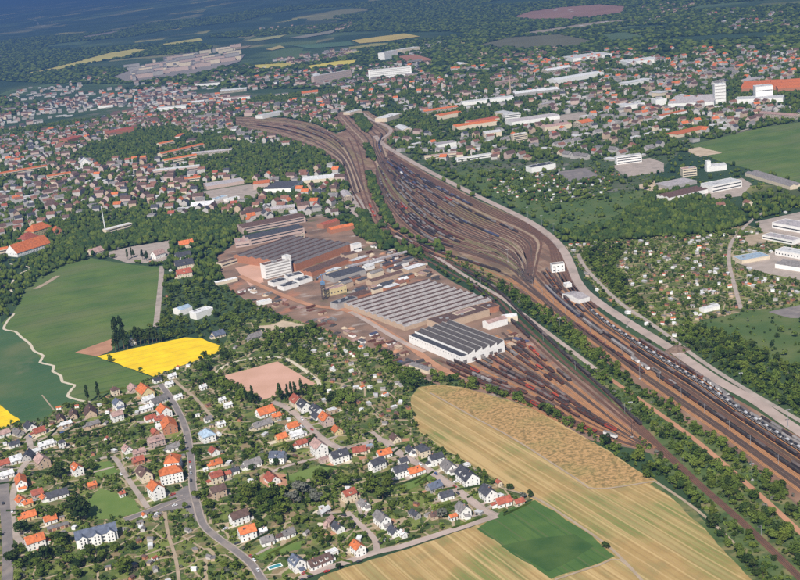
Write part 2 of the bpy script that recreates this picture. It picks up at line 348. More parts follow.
# land use: name, polygon, material, z, class id, rasterised
LU = [
 ('town_ground', [(-70,150),(0,138),(60,120),(200,92),(330,95),(350,112),(250,118),(232,140),(330,160),(345,215),(240,235),(195,235),(130,225),(60,250),(-70,255)], 'town_ground', .02),
 ('town_ground', [(388,150),(398,120),(470,92),(600,82),(870,60),(870,125),(690,142),(640,190),(560,205),(500,195),(440,172)], 'town_ground', .02),
 ('meadow', [(690,145),(760,128),(870,112),(870,200),(800,183),(760,172),(715,160)], 'meadow', .06),
 ('rough_ground', [(440,176),(480,168),(540,180),(560,200),(640,190),(700,200),(690,230),(600,240),(560,228),(530,215),(490,195)], 'clearing', .04),
 ('allotment_ground', [(565,245),(600,240),(690,232),(745,225),(870,250),(870,310),(760,312),(700,320),(690,345),(650,325),(600,295)], 'garden_ground', .04),
 ('meadow', [(690,325),(750,310),(870,300),(870,385),(800,382),(760,352),(720,335)], 'clearing', .06),
 ('meadow', [(-70,345),(0,325),(15,310),(25,290),(55,265),(90,258),(120,263),(163,268),(160,325),(120,335),(112,350),(97,357),(152,377),(130,391),(100,398),(85,403),(60,406),(45,421),(20,423),(-70,420)], 'meadow', .06),
 ('garden_ground', [(-70,425),(20,421),(45,419),(60,405),(90,402),(130,390),(152,377),(222,350),(235,320),(300,318),(400,352),(425,372),(411,397),(413,414),(420,432),(445,450),(480,470),(505,487),(533,498),(496,516),(400,547),(320,571),(270,600),(240,640),(-70,640)], 'garden_ground', .04),
 ('rail_yard_ground', [(235,117),(285,118),(315,124),(336,134),(346,130),(332,120),(340,112),(368,111),(384,122),(397,131),(388,142),(392,151),(430,175),(480,201),(525,221),(550,239),(563,255),(570,275),(578,290),(600,312),(640,340),(672,355),(700,372),(730,395),(800,437),(870,480),(870,560),(800,508),(740,455),(680,418),(620,372),(575,340),(540,315),(505,290),(470,268),(440,255),(410,245),(385,232),(372,222),(353,205),(348,185),(341,166),(320,152),(285,139),(235,127)], 'yard_ground', .06),
 ('factory_ground', [(215,258),(240,240),(320,215),(345,225),(380,250),(412,256),(450,280),(500,308),(530,335),(560,362),(600,395),(650,432),(670,460),(640,450),(590,440),(540,418),(490,398),(450,388),(425,380),(400,360),(330,332),(285,316),(250,303),(230,290)], 'factory_ground', .08),
 ('rough_ground', [(655,395),(700,428),(800,500),(870,545),(870,660),(780,600),(735,545),(690,495),(655,462),(600,385),(560,345)], 'rough_grass', .035),
 ('stubble_field', [(411,397),(419,387),(437,384.5),(462,387),(487,394),(512,401),(540,412),(572,430),(600,446),(625,462),(640,472),(656,480),(672,492),(700,517),(740,552),(775,590),(820,650),(260,650),(320,577),(350,566),(400,551),(496,519),(533,500),(505,487),(480,470),(445,450),(420,432),(413,414)], 'stubble', .10),
 ('patchy_crop_field', [(421,387.5),(437,385.5),(462,388),(487,395),(512,402),(540,413),(572,431),(600,447),(625,463),(640,473),(654,479.5),(625,483),(597,489),(575,477),(517,441),(470,414),(432,394)], 'mottled_crop', .14),
 ('green_crop_field', [(477,529),(500,512),(535,500),(560,515),(597,541),(615,556),(600,563),(551,579)], 'green_crop', .14),
 ('dark_crop_plot', [(500,546),(540,538),(574,534),(594,546),(572,560),(548,572)], 'dark_crop', .18),
 ('rape_field', [(97,356.5),(140,347),(185,337.5),(202,338.5),(222,347),(217,353),(185,364.5),(153,376.5)], 'rape', .12),
 ('rape_field', [(-70,360),(0,405),(20,420),(8,426),(-10,431),(-70,430)], 'rape', .12),
 ('bare_soil_triangle', [(75,352.5),(113,338.5),(112.5,350),(97,356.5)], 'bare_soil', .12),
 ('pasture', [(-70,325),(0,316),(4,329),(15,333),(30,345),(42,360),(54,368),(62,381),(73,387),(67,396),(80,401),(60,405),(45,419),(20,421),(0,404),(-70,362)], 'pasture', .10),
 ('sports_pitch', [(222.5,376),(277.5,361.5),(317,384.5),(262,400)], 'ash_pitch', .16),
 ('paved_lot', [(612,166),(650,158),(664,163),(664,172),(625,177)], 'pavement', .10),
 ('paved_lot', [(700,186),(742,178),(752,184),(742,196),(708,200)], 'pavement', .10),
 ('paved_lot', [(556,172),(585,168),(600,176),(570,182)], 'asphalt', .10),
 ('paved_lot', [(545,118),(585,112),(590,120),(556,126)], 'pavement', .10),
 ('paved_lot', [(200,192),(252,184),(262,196),(215,206)], 'pavement', .10),
 ('field_margin', [(656,481),(672,492),(700,517),(740,552),(775,590),(764,592),(733,560),(700,524),(675,501),(650,484)], 'rough_grass', .13),
 ('lawn', [(87,500),(100,488),(135,500),(142,512),(110,519),(88,519)], 'lawn', .14),
 ('lawn', [(88,464),(110,461),(118,472),(96,479)], 'lawn', .14),
 ('lawn', [(262,560),(300,549),(305,540),(270,549),(255,558)], 'lawn', .14),
 ('lawn', [(280,478),(330,462),(340,468),(300,482)], 'lawn', .14),
 ('lawn', [(398,487),(425,474),(437,477),(405,492)], 'lawn', .14),
 ('sand_patch', [(256,326),(270,325),(283,320.5),(304,325),(300,330),(280,337),(262,338)], 'sand', .14),
 ('sand_patch', [(258,480),(263,474),(285,474),(288,485),(275,492)], 'bare_soil', .14),
 ('sand_patch', [(292,483),(310,479),(309,485),(296,488)], 'dirt', .14),
 ('paved_lot', [(100,254),(130,247),(172,240),(168,258),(160,263),(128,263)], 'pavement', .10),
 ('paved_lot', [(235,268),(262,262),(264,282),(250,286)], 'ash_pitch', .12),
 ('sand_patch', [(683,150),(700,147),(722,153),(700,157)], 'sand', .12),
 ('rough_ground', [(633,187),(655,180),(668,188),(660,193)], 'sand', .12),
 ('sand_patch', [(744,236),(770,232),(778,240),(748,246)], 'dirt', .12),
 ('paved_lot', [(755,222),(800,212),(870,215),(870,240),(800,246),(770,240)], 'pavement', .10),
 ('paved_lot', [(735,262),(775,252),(870,250),(870,285),(800,280),(760,272)], 'pavement', .10),
 ('paved_lot', [(768,312),(800,305),(870,308),(870,320),(790,318)], 'asphalt', .12),
 ('rough_ground', [(445,178),(480,168),(530,172),(535,190),(500,190),(470,188)], 'clearing', .08),
 ('rough_ground', [(340,195),(352,190),(365,205),(372,213),(360,216),(345,210)], 'pavement', .12),
 ('rough_ground', [(440,378),(460,380),(470,388),(440,385)], 'rough_grass', .12),
 ('junction_surface', [(163,502),(186,486),(196,486),(197,505),(203,524),(196,521),(185,508),(150,513)], 'asphalt', .17),
]
rj = random.Random(2)
def ragged(pts, amp=1.6, step=7.):
    W = [P(*p) for p in pts]; out = []
    for i in range(len(W)):
        a, b = W[i], W[(i+1) % len(W)]; d = np.linalg.norm(b-a); k = max(1, int(min(d, 900)/step)); n_ = np.array([-(b-a)[1], (b-a)[0]])/(d+1e-9); q = 0.
        for j in range(k):
            q = q*.6+rj.uniform(-amp, amp)*.8; out.append(a+(b-a)*j/k+n_*(q if j else 0))
    return out
for nm, pts, m, z in LU: drape(nm, ragged(pts, 1.1 if 'field' in nm or nm in ('meadow', 'pasture', 'sand_patch', 'allotment_ground') else .6), m, z, px=False) if nm != 'sports_pitch' else drape(nm, pts, m, z)
# far fields and clearings beyond the town
FAR = [
 ('yellow_field', [(0,78),(45,70.5),(70,64),(110,53.5),(135,49.5),(150,50.5),(125,57),(90,63.5),(60,69.5),(30,74)], (.50,.43,.13)),
 ('yellow_field', [(160,45),(200,38.5),(203,41),(165,46.5)], (.50,.44,.13)),
 ('pale_field', [(78,38),(100,34),(126,30),(110,35),(90,38)], (.26,.22,.17)),
 ('yellow_field', [(250,66),(280,64),(300,64),(290,68),(262,69)], (.52,.44,.10)),
 ('yellow_field', [(305,67),(340,61.5),(358,60.5),(354,66),(330,67),(310,70)], (.56,.46,.09)),
 ('pale_field', [(213,51),(240,47),(252,46),(245,49),(220,53)], (.30,.24,.15)),
 ('yellow_field', [(245,41),(270,37),(287,35),(280,38),(255,42)], (.34,.33,.14)),
 ('yellow_field', [(266,50),(280,46),(285,48),(272,51)], (.42,.34,.14)),
 ('yellow_field', [(352,41),(380,37),(405,34),(420,37),(385,42),(360,44)], (.52,.40,.12)),
 ('green_field', [(290,46),(350,42),(355,46),(310,49)], (.09,.16,.08)),
 ('pale_field', [(288,38.5),(320,33),(350,28),(330,34),(300,39)], (.26,.24,.18)),
 ('yellow_field', [(338,53),(362,51),(360,54),(342,56)], (.34,.32,.10)),
 ('brown_field', [(512,18),(530,12),(560,8),(600,5),(625,7),(622,14),(590,18),(560,20),(530,20)], (.30,.17,.13)),
 ('brown_field', [(398,57),(415,55),(432,60),(430,63),(405,62)], (.36,.17,.11)),
 ('brown_field', [(478,46),(510,38),(560,35),(595,42),(570,47),(520,49)], (.13,.125,.07)),
 ('pale_field', [(515,35),(540,31),(600,22),(640,20),(600,25.5),(540,34)], (.30,.25,.19)),
 ('green_field', [(600,35),(625,33),(650,38),(610,41)], (.09,.14,.06)),
 ('green_field', [(640,40),(760,33),(800,35),(700,42)], (.035,.07,.03)),
 ('pale_field', [(436,190),(440,188),(444,190)], (.3,.3,.2)),
 ('pale_field', [(655,78),(700,72),(745,74),(750,80),(700,84),(665,82)], (.24,.21,.15)),
 ('estate_ground', [(112,78),(140,67),(245,55),(240,62),(205,73),(130,83)], (.26,.23,.21)),
]
for i, (nm, pts, c) in enumerate(FAR):
    k = 'far%d' % i; mat(k, c, tuple(v*.8 for v in c), .004, detail=5); drape(nm, pts, k, 2.5, sub=140)

# ------------------------------------------------------------------ roads and paths
road('footpath', [(0,313.7),(14,314),(9,319),(4,329),(15,331.5),(21,337),(30,344),(34,351),(43.5,356),(40,362.5),(54,366),(52.5,371),(61,376),(62.5,382),(74.5,385),(72,389),(67.5,396),(75,399),(82.5,401),(91,402)], 3.2, 'path_gravel', .2)
road('footpath', [(35,289),(45,284),(58,276)], 8, 'dirt', .2)
road('footpath', [(12,292),(11,288),(16,276),(30,268),(10,264)], 3, 'path_gravel', .2)
road('footpath', [(42,395),(46,400),(50,405),(54,410)], 1.4, 'dirt', .2)
road('lane', [(162,266),(161,280),(159,300),(156,327)], 7, 'pavement', .2)
MAIN = road('street', [(160,384),(170,397),(180,415),(186,430),(190,450),(192,470),(193,488),(197,505),(203,524),(215,536),(237,552),(252,565),(261,578),(280,605)], 4.8, 'asphalt', .2, walk=1.0)
road('street', [(184,497),(175,500),(150,511),(125,520)], 6, 'asphalt', .19, walk=1.2)
road('lane', [(95,461),(113,457),(126,476),(137,492),(148,508)], 4.5, 'pavement', .2)
road('lane', [(174,380),(184,389),(196,399),(212,417)], 3.5, 'dirt', .2)
road('lane', [(165,512),(168,533),(176,560),(180,590)], 2.6, 'dirt', .2)
road('lane', [(143,556),(168,547),(198,534)], 2, 'dirt', .2)
road('street', [(24,430),(30,443),(29,458),(20,471),(14,490),(12,512),(14,533),(25,545)], 5.5, 'pavement', .2)
LEFTRD = road('street', [(2,462),(4,480),(5,505),(7,530),(8,560),(6,600)], 8, 'asphalt', .22)
road('lane', [(272,402),(285,407),(300,418),(316,434),(330,444),(345,449),(365,444),(382,440),(400,454),(425,468),(450,485),(470,500),(487,512),(497,516)], 5.2, 'pale_road', .2, walk=1)
road('lane', [(382,440),(372,432)], 4, 'pale_road', .2)
road('lane', [(272,472),(290,465),(318,458),(334,452)], 4.2, 'pale_road', .19)
road('dirt_road', [(300,579),(316,572),(344,563),(377,552),(400,547),(450,531),(497,516)], 6.5, 'pale_road', .22)
road('lane', [(377,552),(375,540),(366,530),(357,522),(347,512)], 4.5, 'pale_road', .2)
road('farm_track', [(505,489),(535,498),(560,513),(600,540),(625,562),(650,590)], 2.2, 'dirt', .24)
road('farm_track', [(430,393),(475,418),(517,441),(575,478),(597,489),(656,481)], 1.8, 'dirt', .24)
road('farm_track', [(656,482),(690,505),(720,530),(760,570)], 2.4, 'dirt', .24)
road('farm_track', [(555,580),(600,565),(620,560),(650,590)], 1.8, 'dirt', .24)
road('running_track', [(216,373),(228,364.5),(250,359),(277,357.5),(292,362),(318,381),(318,387)], 4, 'path_gravel', .2)
road('site_road', [(375,136),(384,145),(400,155),(432,173),(475,195),(500,207),(528,221),(550,236),(563,250),(571,266),(577,281),(590,296),(623,319),(665,345),(681,356),(720,382),(755,401),(797,430),(860,470)], 11, 'pale_road', .2)
road('dirt_road', [(578,254),(584,266),(599,283),(620,303),(644,319),(664,333),(700,360),(740,386),(800,421),(860,456)], 5, 'pavement', .22)
road('lane', [(764,212),(750,222),(740,232),(731,244),(729,262),(733,280),(737,295),(741,309)], 4.5, 'pavement', .2)
road('lane', [(560,130),(620,135),(690,120),(780,110)], 7, 'pavement', .2)
road('street', [(360,112),(372,120),(388,127),(390,133),(378,141)], 9, 'pale_road', .2)
road('lane', [(330,215),(338,205),(352,212),(362,222)], 5, 'pale_road', .2)
road('dirt_road', [(240,276),(270,290),(310,305),(350,312),(400,340),(440,368),(470,378)], 8, 'bare_soil', .2)
road('dirt_road', [(350,312),(365,320),(400,341),(425,352)], 6, 'pale_road', .22)
road('dirt_road', [(600,372),(640,400),(690,436),(725,465),(765,500),(800,532),(850,575)], 4.5, 'bare_soil', .16)
road('dirt_road', [(395,236),(425,250),(470,279),(500,297),(520,312),(560,342),(600,373)], 5, 'pale_road', .2)

# ------------------------------------------------------------------ railway tracks
def resample(pts, n=60):
    W = smooth_line(pts, 6.); d = np.concatenate([[0], np.cumsum(np.linalg.norm(np.diff(W, axis=0), axis=1))])
    t = np.linspace(0, d[-1], n); return np.stack([np.interp(t, d, W[:, 0]), np.interp(t, d, W[:, 1])], 1)
TRACKS = {}
def track(L, bal, z=.2):
    mb = MB(); ribbon_into(mb, L, 1.6, -1.6, z, bal)
    for s in (-.72, .72): ribbon_into(mb, L, s+.12, s-.12, z+.16, 'rail')
    tag(mb.build('railway_track'), None, kind='structure')
RB = random.Random(3)
def fan(key, left, right, n, bal=('ballast',), skip=()):
    A = resample(left, 90); B = resample(right, 90); TRACKS[key] = []
    for k in range(n):
        t = k/(n-1); L = A*(1-t)+B*t; TRACKS[key].append(L)
        if k not in skip: track(L, RB.choice(bal), .18+.008*(k % 5))
def keep_off(key, w_):
    for L in TRACKS[key]: occ_line(L, w_)
fan('main', [(508,276),(540,302),(575,329),(600,348),(640,378),(680,406),(720,433),(760,462),(800,491),(870,540)],
            [(566,268),(577,290),(600,314),(630,335),(660,354),(700,378),(740,406),(770,425),(800,444),(870,486)], 13, ('rust_ballast', 'rust_ballast', 'rust_ballast', 'ballast', 'dark_ballast'))
fan('yard', [(376,170),(382,195),(402,222),(430,242),(470,254),(505,266),(528,282)],
            [(386,156),(430,183),(480,210),(520,227),(540,240),(538,258),(532,284)], 25, ('ballast', 'dark_ballast', 'pale_ballast', 'grassy_ballast', 'ballast', 'ballast'))
fan('bypass', [(388,156),(430,181),(480,208),(525,228),(548,245),(553,262),(566,285),(590,310)],
              [(388,153),(430,177),(480,203),(525,223),(553,242),(562,260),(574,284),(598,308)], 4, ('rust_ballast', 'ballast'))
fan('west', [(342,140),(352,160),(361,195),(380,232),(412,252),(445,270),(480,291),(515,325),(560,366),(600,400),(640,433),(664,454),(700,487),(740,522),(780,560),(830,610)],
            [(354,135),(362,158),(370,195),(388,228),(420,246),(455,266),(492,287),(527,320),(570,360),(608,394),(645,430),(666,451),(702,485),(742,520),(782,558),(832,608)], 3, ('ballast',))
fan('depot', [(425,366),(470,384),(520,402),(570,426),(640,448)], [(508,330),(548,364),(585,394),(622,424),(655,448)], 14, ('ballast', 'rust_ballast', 'dark_ballast'))
fan('throat', [(236,126),(285,137),(322,151),(343,166),(353,195)], [(236,118),(285,121),(315,128),(342,143),(364,190)], 9, ('ballast', 'pale_ballast', 'dark_ballast'))
fan('loop', [(336,117),(345,128),(356,140),(370,156),(380,175)], [(366,113),(381,124),(391,132),(383,143),(388,160)], 8, ('ballast', 'pale_ballast', 'dark_ballast'))
fan('northeast', [(400,112),(405,130),(392,145),(388,156)], [(425,128),(418,143),(400,150),(392,156)], 4)
fan('side', [(386,230),(430,256),(470,271),(505,286),(540,309)], [(386,224),(430,249),(472,263),(508,276),(545,300)], 4, ('ballast', 'rust_ballast', 'dark_ballast'))
fan('hump', [(500,230),(516,236),(527,247),(529,260),(525,276)], [(470,252),(488,254),(503,259),(514,266),(521,277)], 9, ('pale_ballast', 'pale_ballast', 'ballast'))
keep_off('west', 7.); keep_off('side', 5.)
fan('thin', [(375,218),(400,243),(430,268)], [(340,150),(352,190),(372,222)][::1], 2)

# ------------------------------------------------------------------ wagons
def bogies(mb, L):
    for x in (-L*.33, L*.33):
        for dx in (-.9, .9):
            for y in (-.72, .72): mb.tube((x+dx, y-.07, .46), (x+dx, y+.07, .46), .46, .46, 'wagon_dark', 8)
        mb.box(x-1.3, -.85, .5, x+1.3, .85, .85, 'wagon_dark')
def wagon_mesh(kind, body):
    mb = MB(); L = 14. if kind != 'coach' else 24.; bogies(mb, L); h = L/2-.3
    mb.box(-h, -1.35, .86, h, 1.35, 1.2, 'wagon_dark')
    if kind == 'covered':
        mb.box(-h, -1.4, 1.202, h, 1.4, 3.3, body)
        vs = []; n = 6
        for x in (-h, h):
            for i in range(n+1):
                a = math.pi*i/n; vs.append((x, 1.45*math.cos(a), 3.302+.75*math.sin(a)))
        m = n+1
        mb.add(vs, [(i, i+1, m+i+1, m+i) for i in range(n)]+[tuple(range(m))[::-1], tuple(range(m, 2*m)), (0, m, 2*m-1, m-1)], 'wagon_grey' if body in ('wagon_white', 'wagon_grey') else 'wagon_roof')
        mb.box(-1.3, -1.46, 1.35, 1.3, -1.402, 3.1, 'wagon_dark'); mb.box(-1.3, 1.402, 1.35, 1.3, 1.46, 3.1, 'wagon_dark')
    elif kind == 'open':
        for a in ((-h, -1.4, h, -1.28), (-h, 1.28, h, 1.4), (-h, -1.278, -h+.12, 1.278), (h-.12, -1.278, h, 1.278)): mb.box(a[0], a[1], 1.202, a[2], a[3], 2.9, body)
        for i in range(9):
            x = -h+.8+i*(2*h-1.6)/8; mb.box(x-.07, -1.47, 1.21, x+.07, -1.402, 2.9, 'wagon_dark')
        mb.add([(-h+.13, -1.27, 2.2), (h-.13, -1.27, 2.2), (h-.13, 1.27, 2.2), (-h+.13, 1.27, 2.2), (-h*.5, 0, 2.75), (h*.5, 0, 2.75)], [(0, 1, 5, 4), (1, 2, 5), (2, 3, 4, 5), (3, 0, 4)], 'coal')
    elif kind == 'tank':
        mb.tube((-h+.3, 0, 2.45), (h-.3, 0, 2.45), 1.25, 1.25, body, 14); mb.tube((-.5, 0, 3.6), (-.5, 0, 4.1), .5, .5, body, 8)
        for x in (-h*.6, h*.6): mb.box(x-.2, -1.1, 1.202, x+.2, 1.1, 1.75, 'wagon_dark')
    elif kind == 'flat':
        for x in np.linspace(-h+.2, h-.2, 6):
            for y in (-1.32, 1.24): mb.box(x, y, 1.202, x+.08, y+.08, 2.0, 'wagon_dark')
        for i in range(3):
            x = -h*.62+i*h*.62; mb.box(x-h*.26, -1.0, 1.202, x+h*.26, 1.0, 1.75+.25*(i % 2), body)
    elif kind == 'carrier':
        for z in (1.3, 3.0): mb.box(-h, -1.38, z, h, 1.38, z+.1, 'wagon_grey')
        for x in np.linspace(-h, h-.15, 7):
            for y in (-1.36, 1.24): mb.box(x, y, 1.202, x+.12, y+.12, 3.2, 'wagon_dark')
        k = 0
        for z in (1.42, 3.12):
            for x in (-4.6, 0, 4.6):
                m = ('paint_silver', body, 'paint_white', body)[k % 4]; k += 1
                mb.box(x-1.9, -.8, z+.2, x+1.9, .8, z+.75, m); mb.box(x-1.1, -.7, z+.752, x+.9, .7, z+1.25, m)
    elif kind == 'coach':
        h = L/2-.3; mb.box(-h, -1.42, 1.202, h, 1.42, 3.5, body)
        mb.add([(-h, -1.42, 3.5), (h, -1.42, 3.5), (h, -.8, 4.0), (-h, -.8, 4.0), (-h, .8, 4.0), (h, .8, 4.0), (h, 1.42, 3.5), (-h, 1.42, 3.5)], [(0, 1, 2, 3), (3, 2, 5, 4), (4, 5, 6, 7), (0, 3, 4, 7), (1, 6, 5, 2)], 'wagon_grey')
        for x in np.linspace(-h+1.5, h-2.7, 9):
            for y in (-1.45, 1.421): mb.box(x, y, 2.2, x+1.2, y+.03, 3.0, 'glass')
    elif kind == 'loco':
        h = 7.6; mb.box(-h, -1.4, 1.202, h, 1.4, 2.9, body); mb.box(-h*.25, -1.45, 2.902, h*.25, 1.45, 4.0, body); mb.box(-h*.25-.03, -1.2, 3.1, -h*.25-.001, 1.2, 3.7, 'glass'); mb.box(-h*.9, -.8, 2.902, -h*.3, .8, 3.3, 'wagon_dark')
    return mb.mesh(kind+'_wagon')
WM = {}
WCAT = dict(covered='covered_wagon', open='open_wagon', tank='tank_wagon', flat='flat_wagon', carrier='car_carrier_wagon', coach='railway_coach', loco='locomotive')
def wm(kind, body):
    if (kind, body) not in WM: WM[kind, body] = wagon_mesh(kind, body)
    return WM[kind, body]
WJOBS = []   # distance, kind, body, x, y, yaw, where
WHERE_ = {'main': 'on the wide main line beside the pale site road', 'yard': 'in the marshalling yard fan', 'west': 'on the line between the green hedge belts', 'depot': 'in the depot sidings beside the white sawtooth hall', 'throat': 'in the far throat of the yard', 'bypass': 'on the outer track along the pale road'}
CN = dict(wagon_brown='rusty brown', wagon_dark='dark', wagon_grey='grey', wagon_white='white', wagon_red='red', wagon_blue='blue', paint_dark='dark-laden')
def train(key, idx, a, b, spec, gap=.0):
    L = TRACKS[key][idx]; d = np.concatenate([[0], np.cumsum(np.linalg.norm(np.diff(L, axis=0), axis=1))]); T = d[-1]
    s = a*T; i = 0
    while s < b*T:
        kind, body = spec(i) if callable(spec) else spec
        ln = 25. if kind == 'coach' else 15.; c = s+ln/2
        x, y = np.interp(c, d, L[:, 0]), np.interp(c, d, L[:, 1]); x2, y2 = np.interp(c+2, d, L[:, 0]), np.interp(c+2, d, L[:, 1])
        if c < T-3 and random.random() >= gap: WJOBS.append((math.hypot(x, y), kind, body, x, y, math.atan2(y2-y, x2-x), (key, idx, c)))
        s += ln; i += 1
def mixed(seed, pal, kinds=('covered', 'open', 'open', 'flat')):
    r = random.Random(seed)
    def f(i): return r.choice(kinds), r.choice(pal)
    return f
BR = ['wagon_brown', 'wagon_brown', 'wagon_dark', 'wagon_brown']; DK = ['wagon_dark', 'wagon_dark', 'wagon_dark', 'wagon_brown']
# long trains on the main line
train('main', 10, .27, 1, ('carrier', 'paint_dark'))
train('main', 12, .45, .64, ('covered', 'wagon_brown')); train('main', 12, .64, .70, ('covered', 'wagon_white')); train('main', 12, .70, .79, mixed(1, BR)); train('main', 12, .79, 1., mixed(81, ['wagon_grey', 'wagon_dark', 'wagon_grey'], ('covered', 'covered', 'tank')))
train('main', 11, .70, 1., mixed(82, ['wagon_white', 'wagon_grey', 'wagon_dark', 'wagon_grey'], ('covered', 'tank')))
train('main', 8, .45, 1., mixed(83, DK, ('open', 'covered', 'tank'))); train('main', 2, .3, .52, mixed(84, BR, ('open', 'flat')))
train('main', 5, .10, .28, ('coach', 'wagon_blue')); train('main', 6, .08, .44, mixed(2, DK))
train('main', 5, .30, .49, ('coach', 'wagon_grey')); train('main', 4, .485, .50, ('covered', 'wagon_white')); train('main', 4, .515, .535, ('covered', 'wagon_white'))
train('main', 5, .54, 1, mixed(3, ['wagon_dark', 'wagon_dark', 'wagon_grey']), .03); train('main', 4, .56, 1, mixed(4, DK, ('open', 'open', 'covered')), .02)
train('main', 7, .02, .22, mixed(5, BR)); train('main', 8, .0, .12, mixed(6, BR)); train('main', 8, .2, .26, mixed(7, DK))
# yard
ry = random.Random(11)
for k in range(1, 25):
    for q in range(ry.choice((1, 1, 2))):
        a = ry.uniform(.03, .55); b = a+ry.uniform(.12, .32)
        pal = ry.choice([DK, DK, BR, ['wagon_dark', 'wagon_grey'], ['wagon_dark', 'wagon_blue', 'wagon_dark'], BR])
        if ry.random() < .80: train('yard', k, a, min(b, .74), mixed(k*3+q, pal), .06)
train('yard', 3, .22, .42, mixed(77, ['wagon_dark', 'wagon_brown'])); train('yard', 5, .40, .44, ('covered', 'wagon_red')); train('yard', 4, .39, .43, ('open', 'wagon_red')); train('yard', 21, .45, .47, ('covered', 'wagon_red'))
train('yard', 18, .08, .3, mixed(78, ['wagon_dark', 'wagon_white', 'wagon_dark', 'wagon_blue']))
# west line and depot
train('west', 2, .60, .86, mixed(21, ['wagon_dark', 'wagon_dark', 'wagon_dark'])); train('west', 0, .62, .73, mixed(22, DK))
for k in range(1, 14):
    a = ry.uniform(.03, .15); b = ry.uniform(.45, .85)
    if k in (4, 9): continue
    train('depot', k, a, b if k < 9 else min(b, .5), mixed(40+k, BR+['wagon_brown', 'wagon_red'] if k % 2 else BR+['wagon_grey']), .12)
train('depot', 2, .86, .90, ('covered', 'wagon_white')); train('depot', 3, .06, .09, ('covered', 'wagon_white'))
train('side', 1, .1, .42, mixed(60, BR)); train('side', 3, .3, .7, mixed(61, DK))
train('west', 1, .36, .41, mixed(50, ['wagon_red', 'wagon_brown', 'wagon_red'])); train('throat', 5, .2, .45, mixed(51, DK)); train('throat', 7, .3, .6, mixed(52, DK)); train('throat', 3, .1, .4, mixed(53, DK)); train('loop', 5, .5, .8, mixed(54, ['wagon_blue', 'wagon_dark']))
WJOBS.sort(key=lambda j: j[0])
far_w = []
def nth(n): return {1: 'first', 2: 'second', 3: 'third'}.get(n, '%d%s' % (n, 'th' if 10 <= n % 100 <= 20 else {1: 'st', 2: 'nd', 3: 'rd'}.get(n % 10, 'th')))
vis_w = [j for j in WJOBS if -12 < float(proj(j[3], j[4], 0.)[0]) < 812 and float(proj(j[3], j[4], 0.)[1]) < 590]
dup = set(); clean = []
for j in vis_w:
    g = (round(j[3]/3), round(j[4]/3))
    if any((g[0]+a, g[1]+b) in dup for a in (-1, 0, 1) for b in (-1, 0, 1)): continue
    dup.add(g); clean.append(j)
rank = {}
for j in sorted(clean, key=lambda j: j[6]): k = j[6][:2]; rank[k] = rank.get(k, 0)+1; rank[j[6]] = rank[k]
SETN = {'main': 'main line', 'yard': 'marshalling yard', 'west': 'line between the hedges', 'depot': 'depot sidings', 'throat': 'far yard throat', 'loop': 'loop tracks', 'side': 'lower yard edge', 'bypass': 'outer yard tracks'}
for j in clean:
    d, kind, body, x, y, yaw, key = j
    if len(dup) and clean.index(j) >= 295: far_w.append(j); continue
    o = link(WCAT[kind], wm(kind, body), None, (x, y, .36), yaw)
    nm = {'covered': 'covered wagon', 'open': 'open wagon', 'tank': 'tank wagon', 'flat': 'flat wagon', 'carrier': 'car carrier wagon', 'coach': 'railway coach', 'loco': 'locomotive'}[kind]
    tag(o, '%s %s, %s from far end, %s track from left, %s' % (CN[body], nm, nth(rank[key]), nth(key[1]+1), SETN[key[0]]), 'wagon', 'wagons standing on the '+SETN[key[0]])
if far_w:
    mb = MB()
    for d, kind, body, x, y, yaw, key in far_w:
        mb.box(-6.7, -1.4, 1.2, 6.7, 1.4, 3.5 if kind == 'covered' else 2.9, body, yaw, (x, y)); mb.box(-6.7, -1.2, .5, 6.7, 1.2, 1.19, 'wagon_dark', yaw, (x, y))
        if kind == 'covered': mb.box(-6.7, -1.0, 3.51, 6.7, 1.0, 3.9, 'wagon_grey', yaw, (x, y))
    tag(mb.build('distant_wagons'), 'long lines of dark and rusty wagons in the far end of the marshalling yard', 'wagons', kind='stuff')


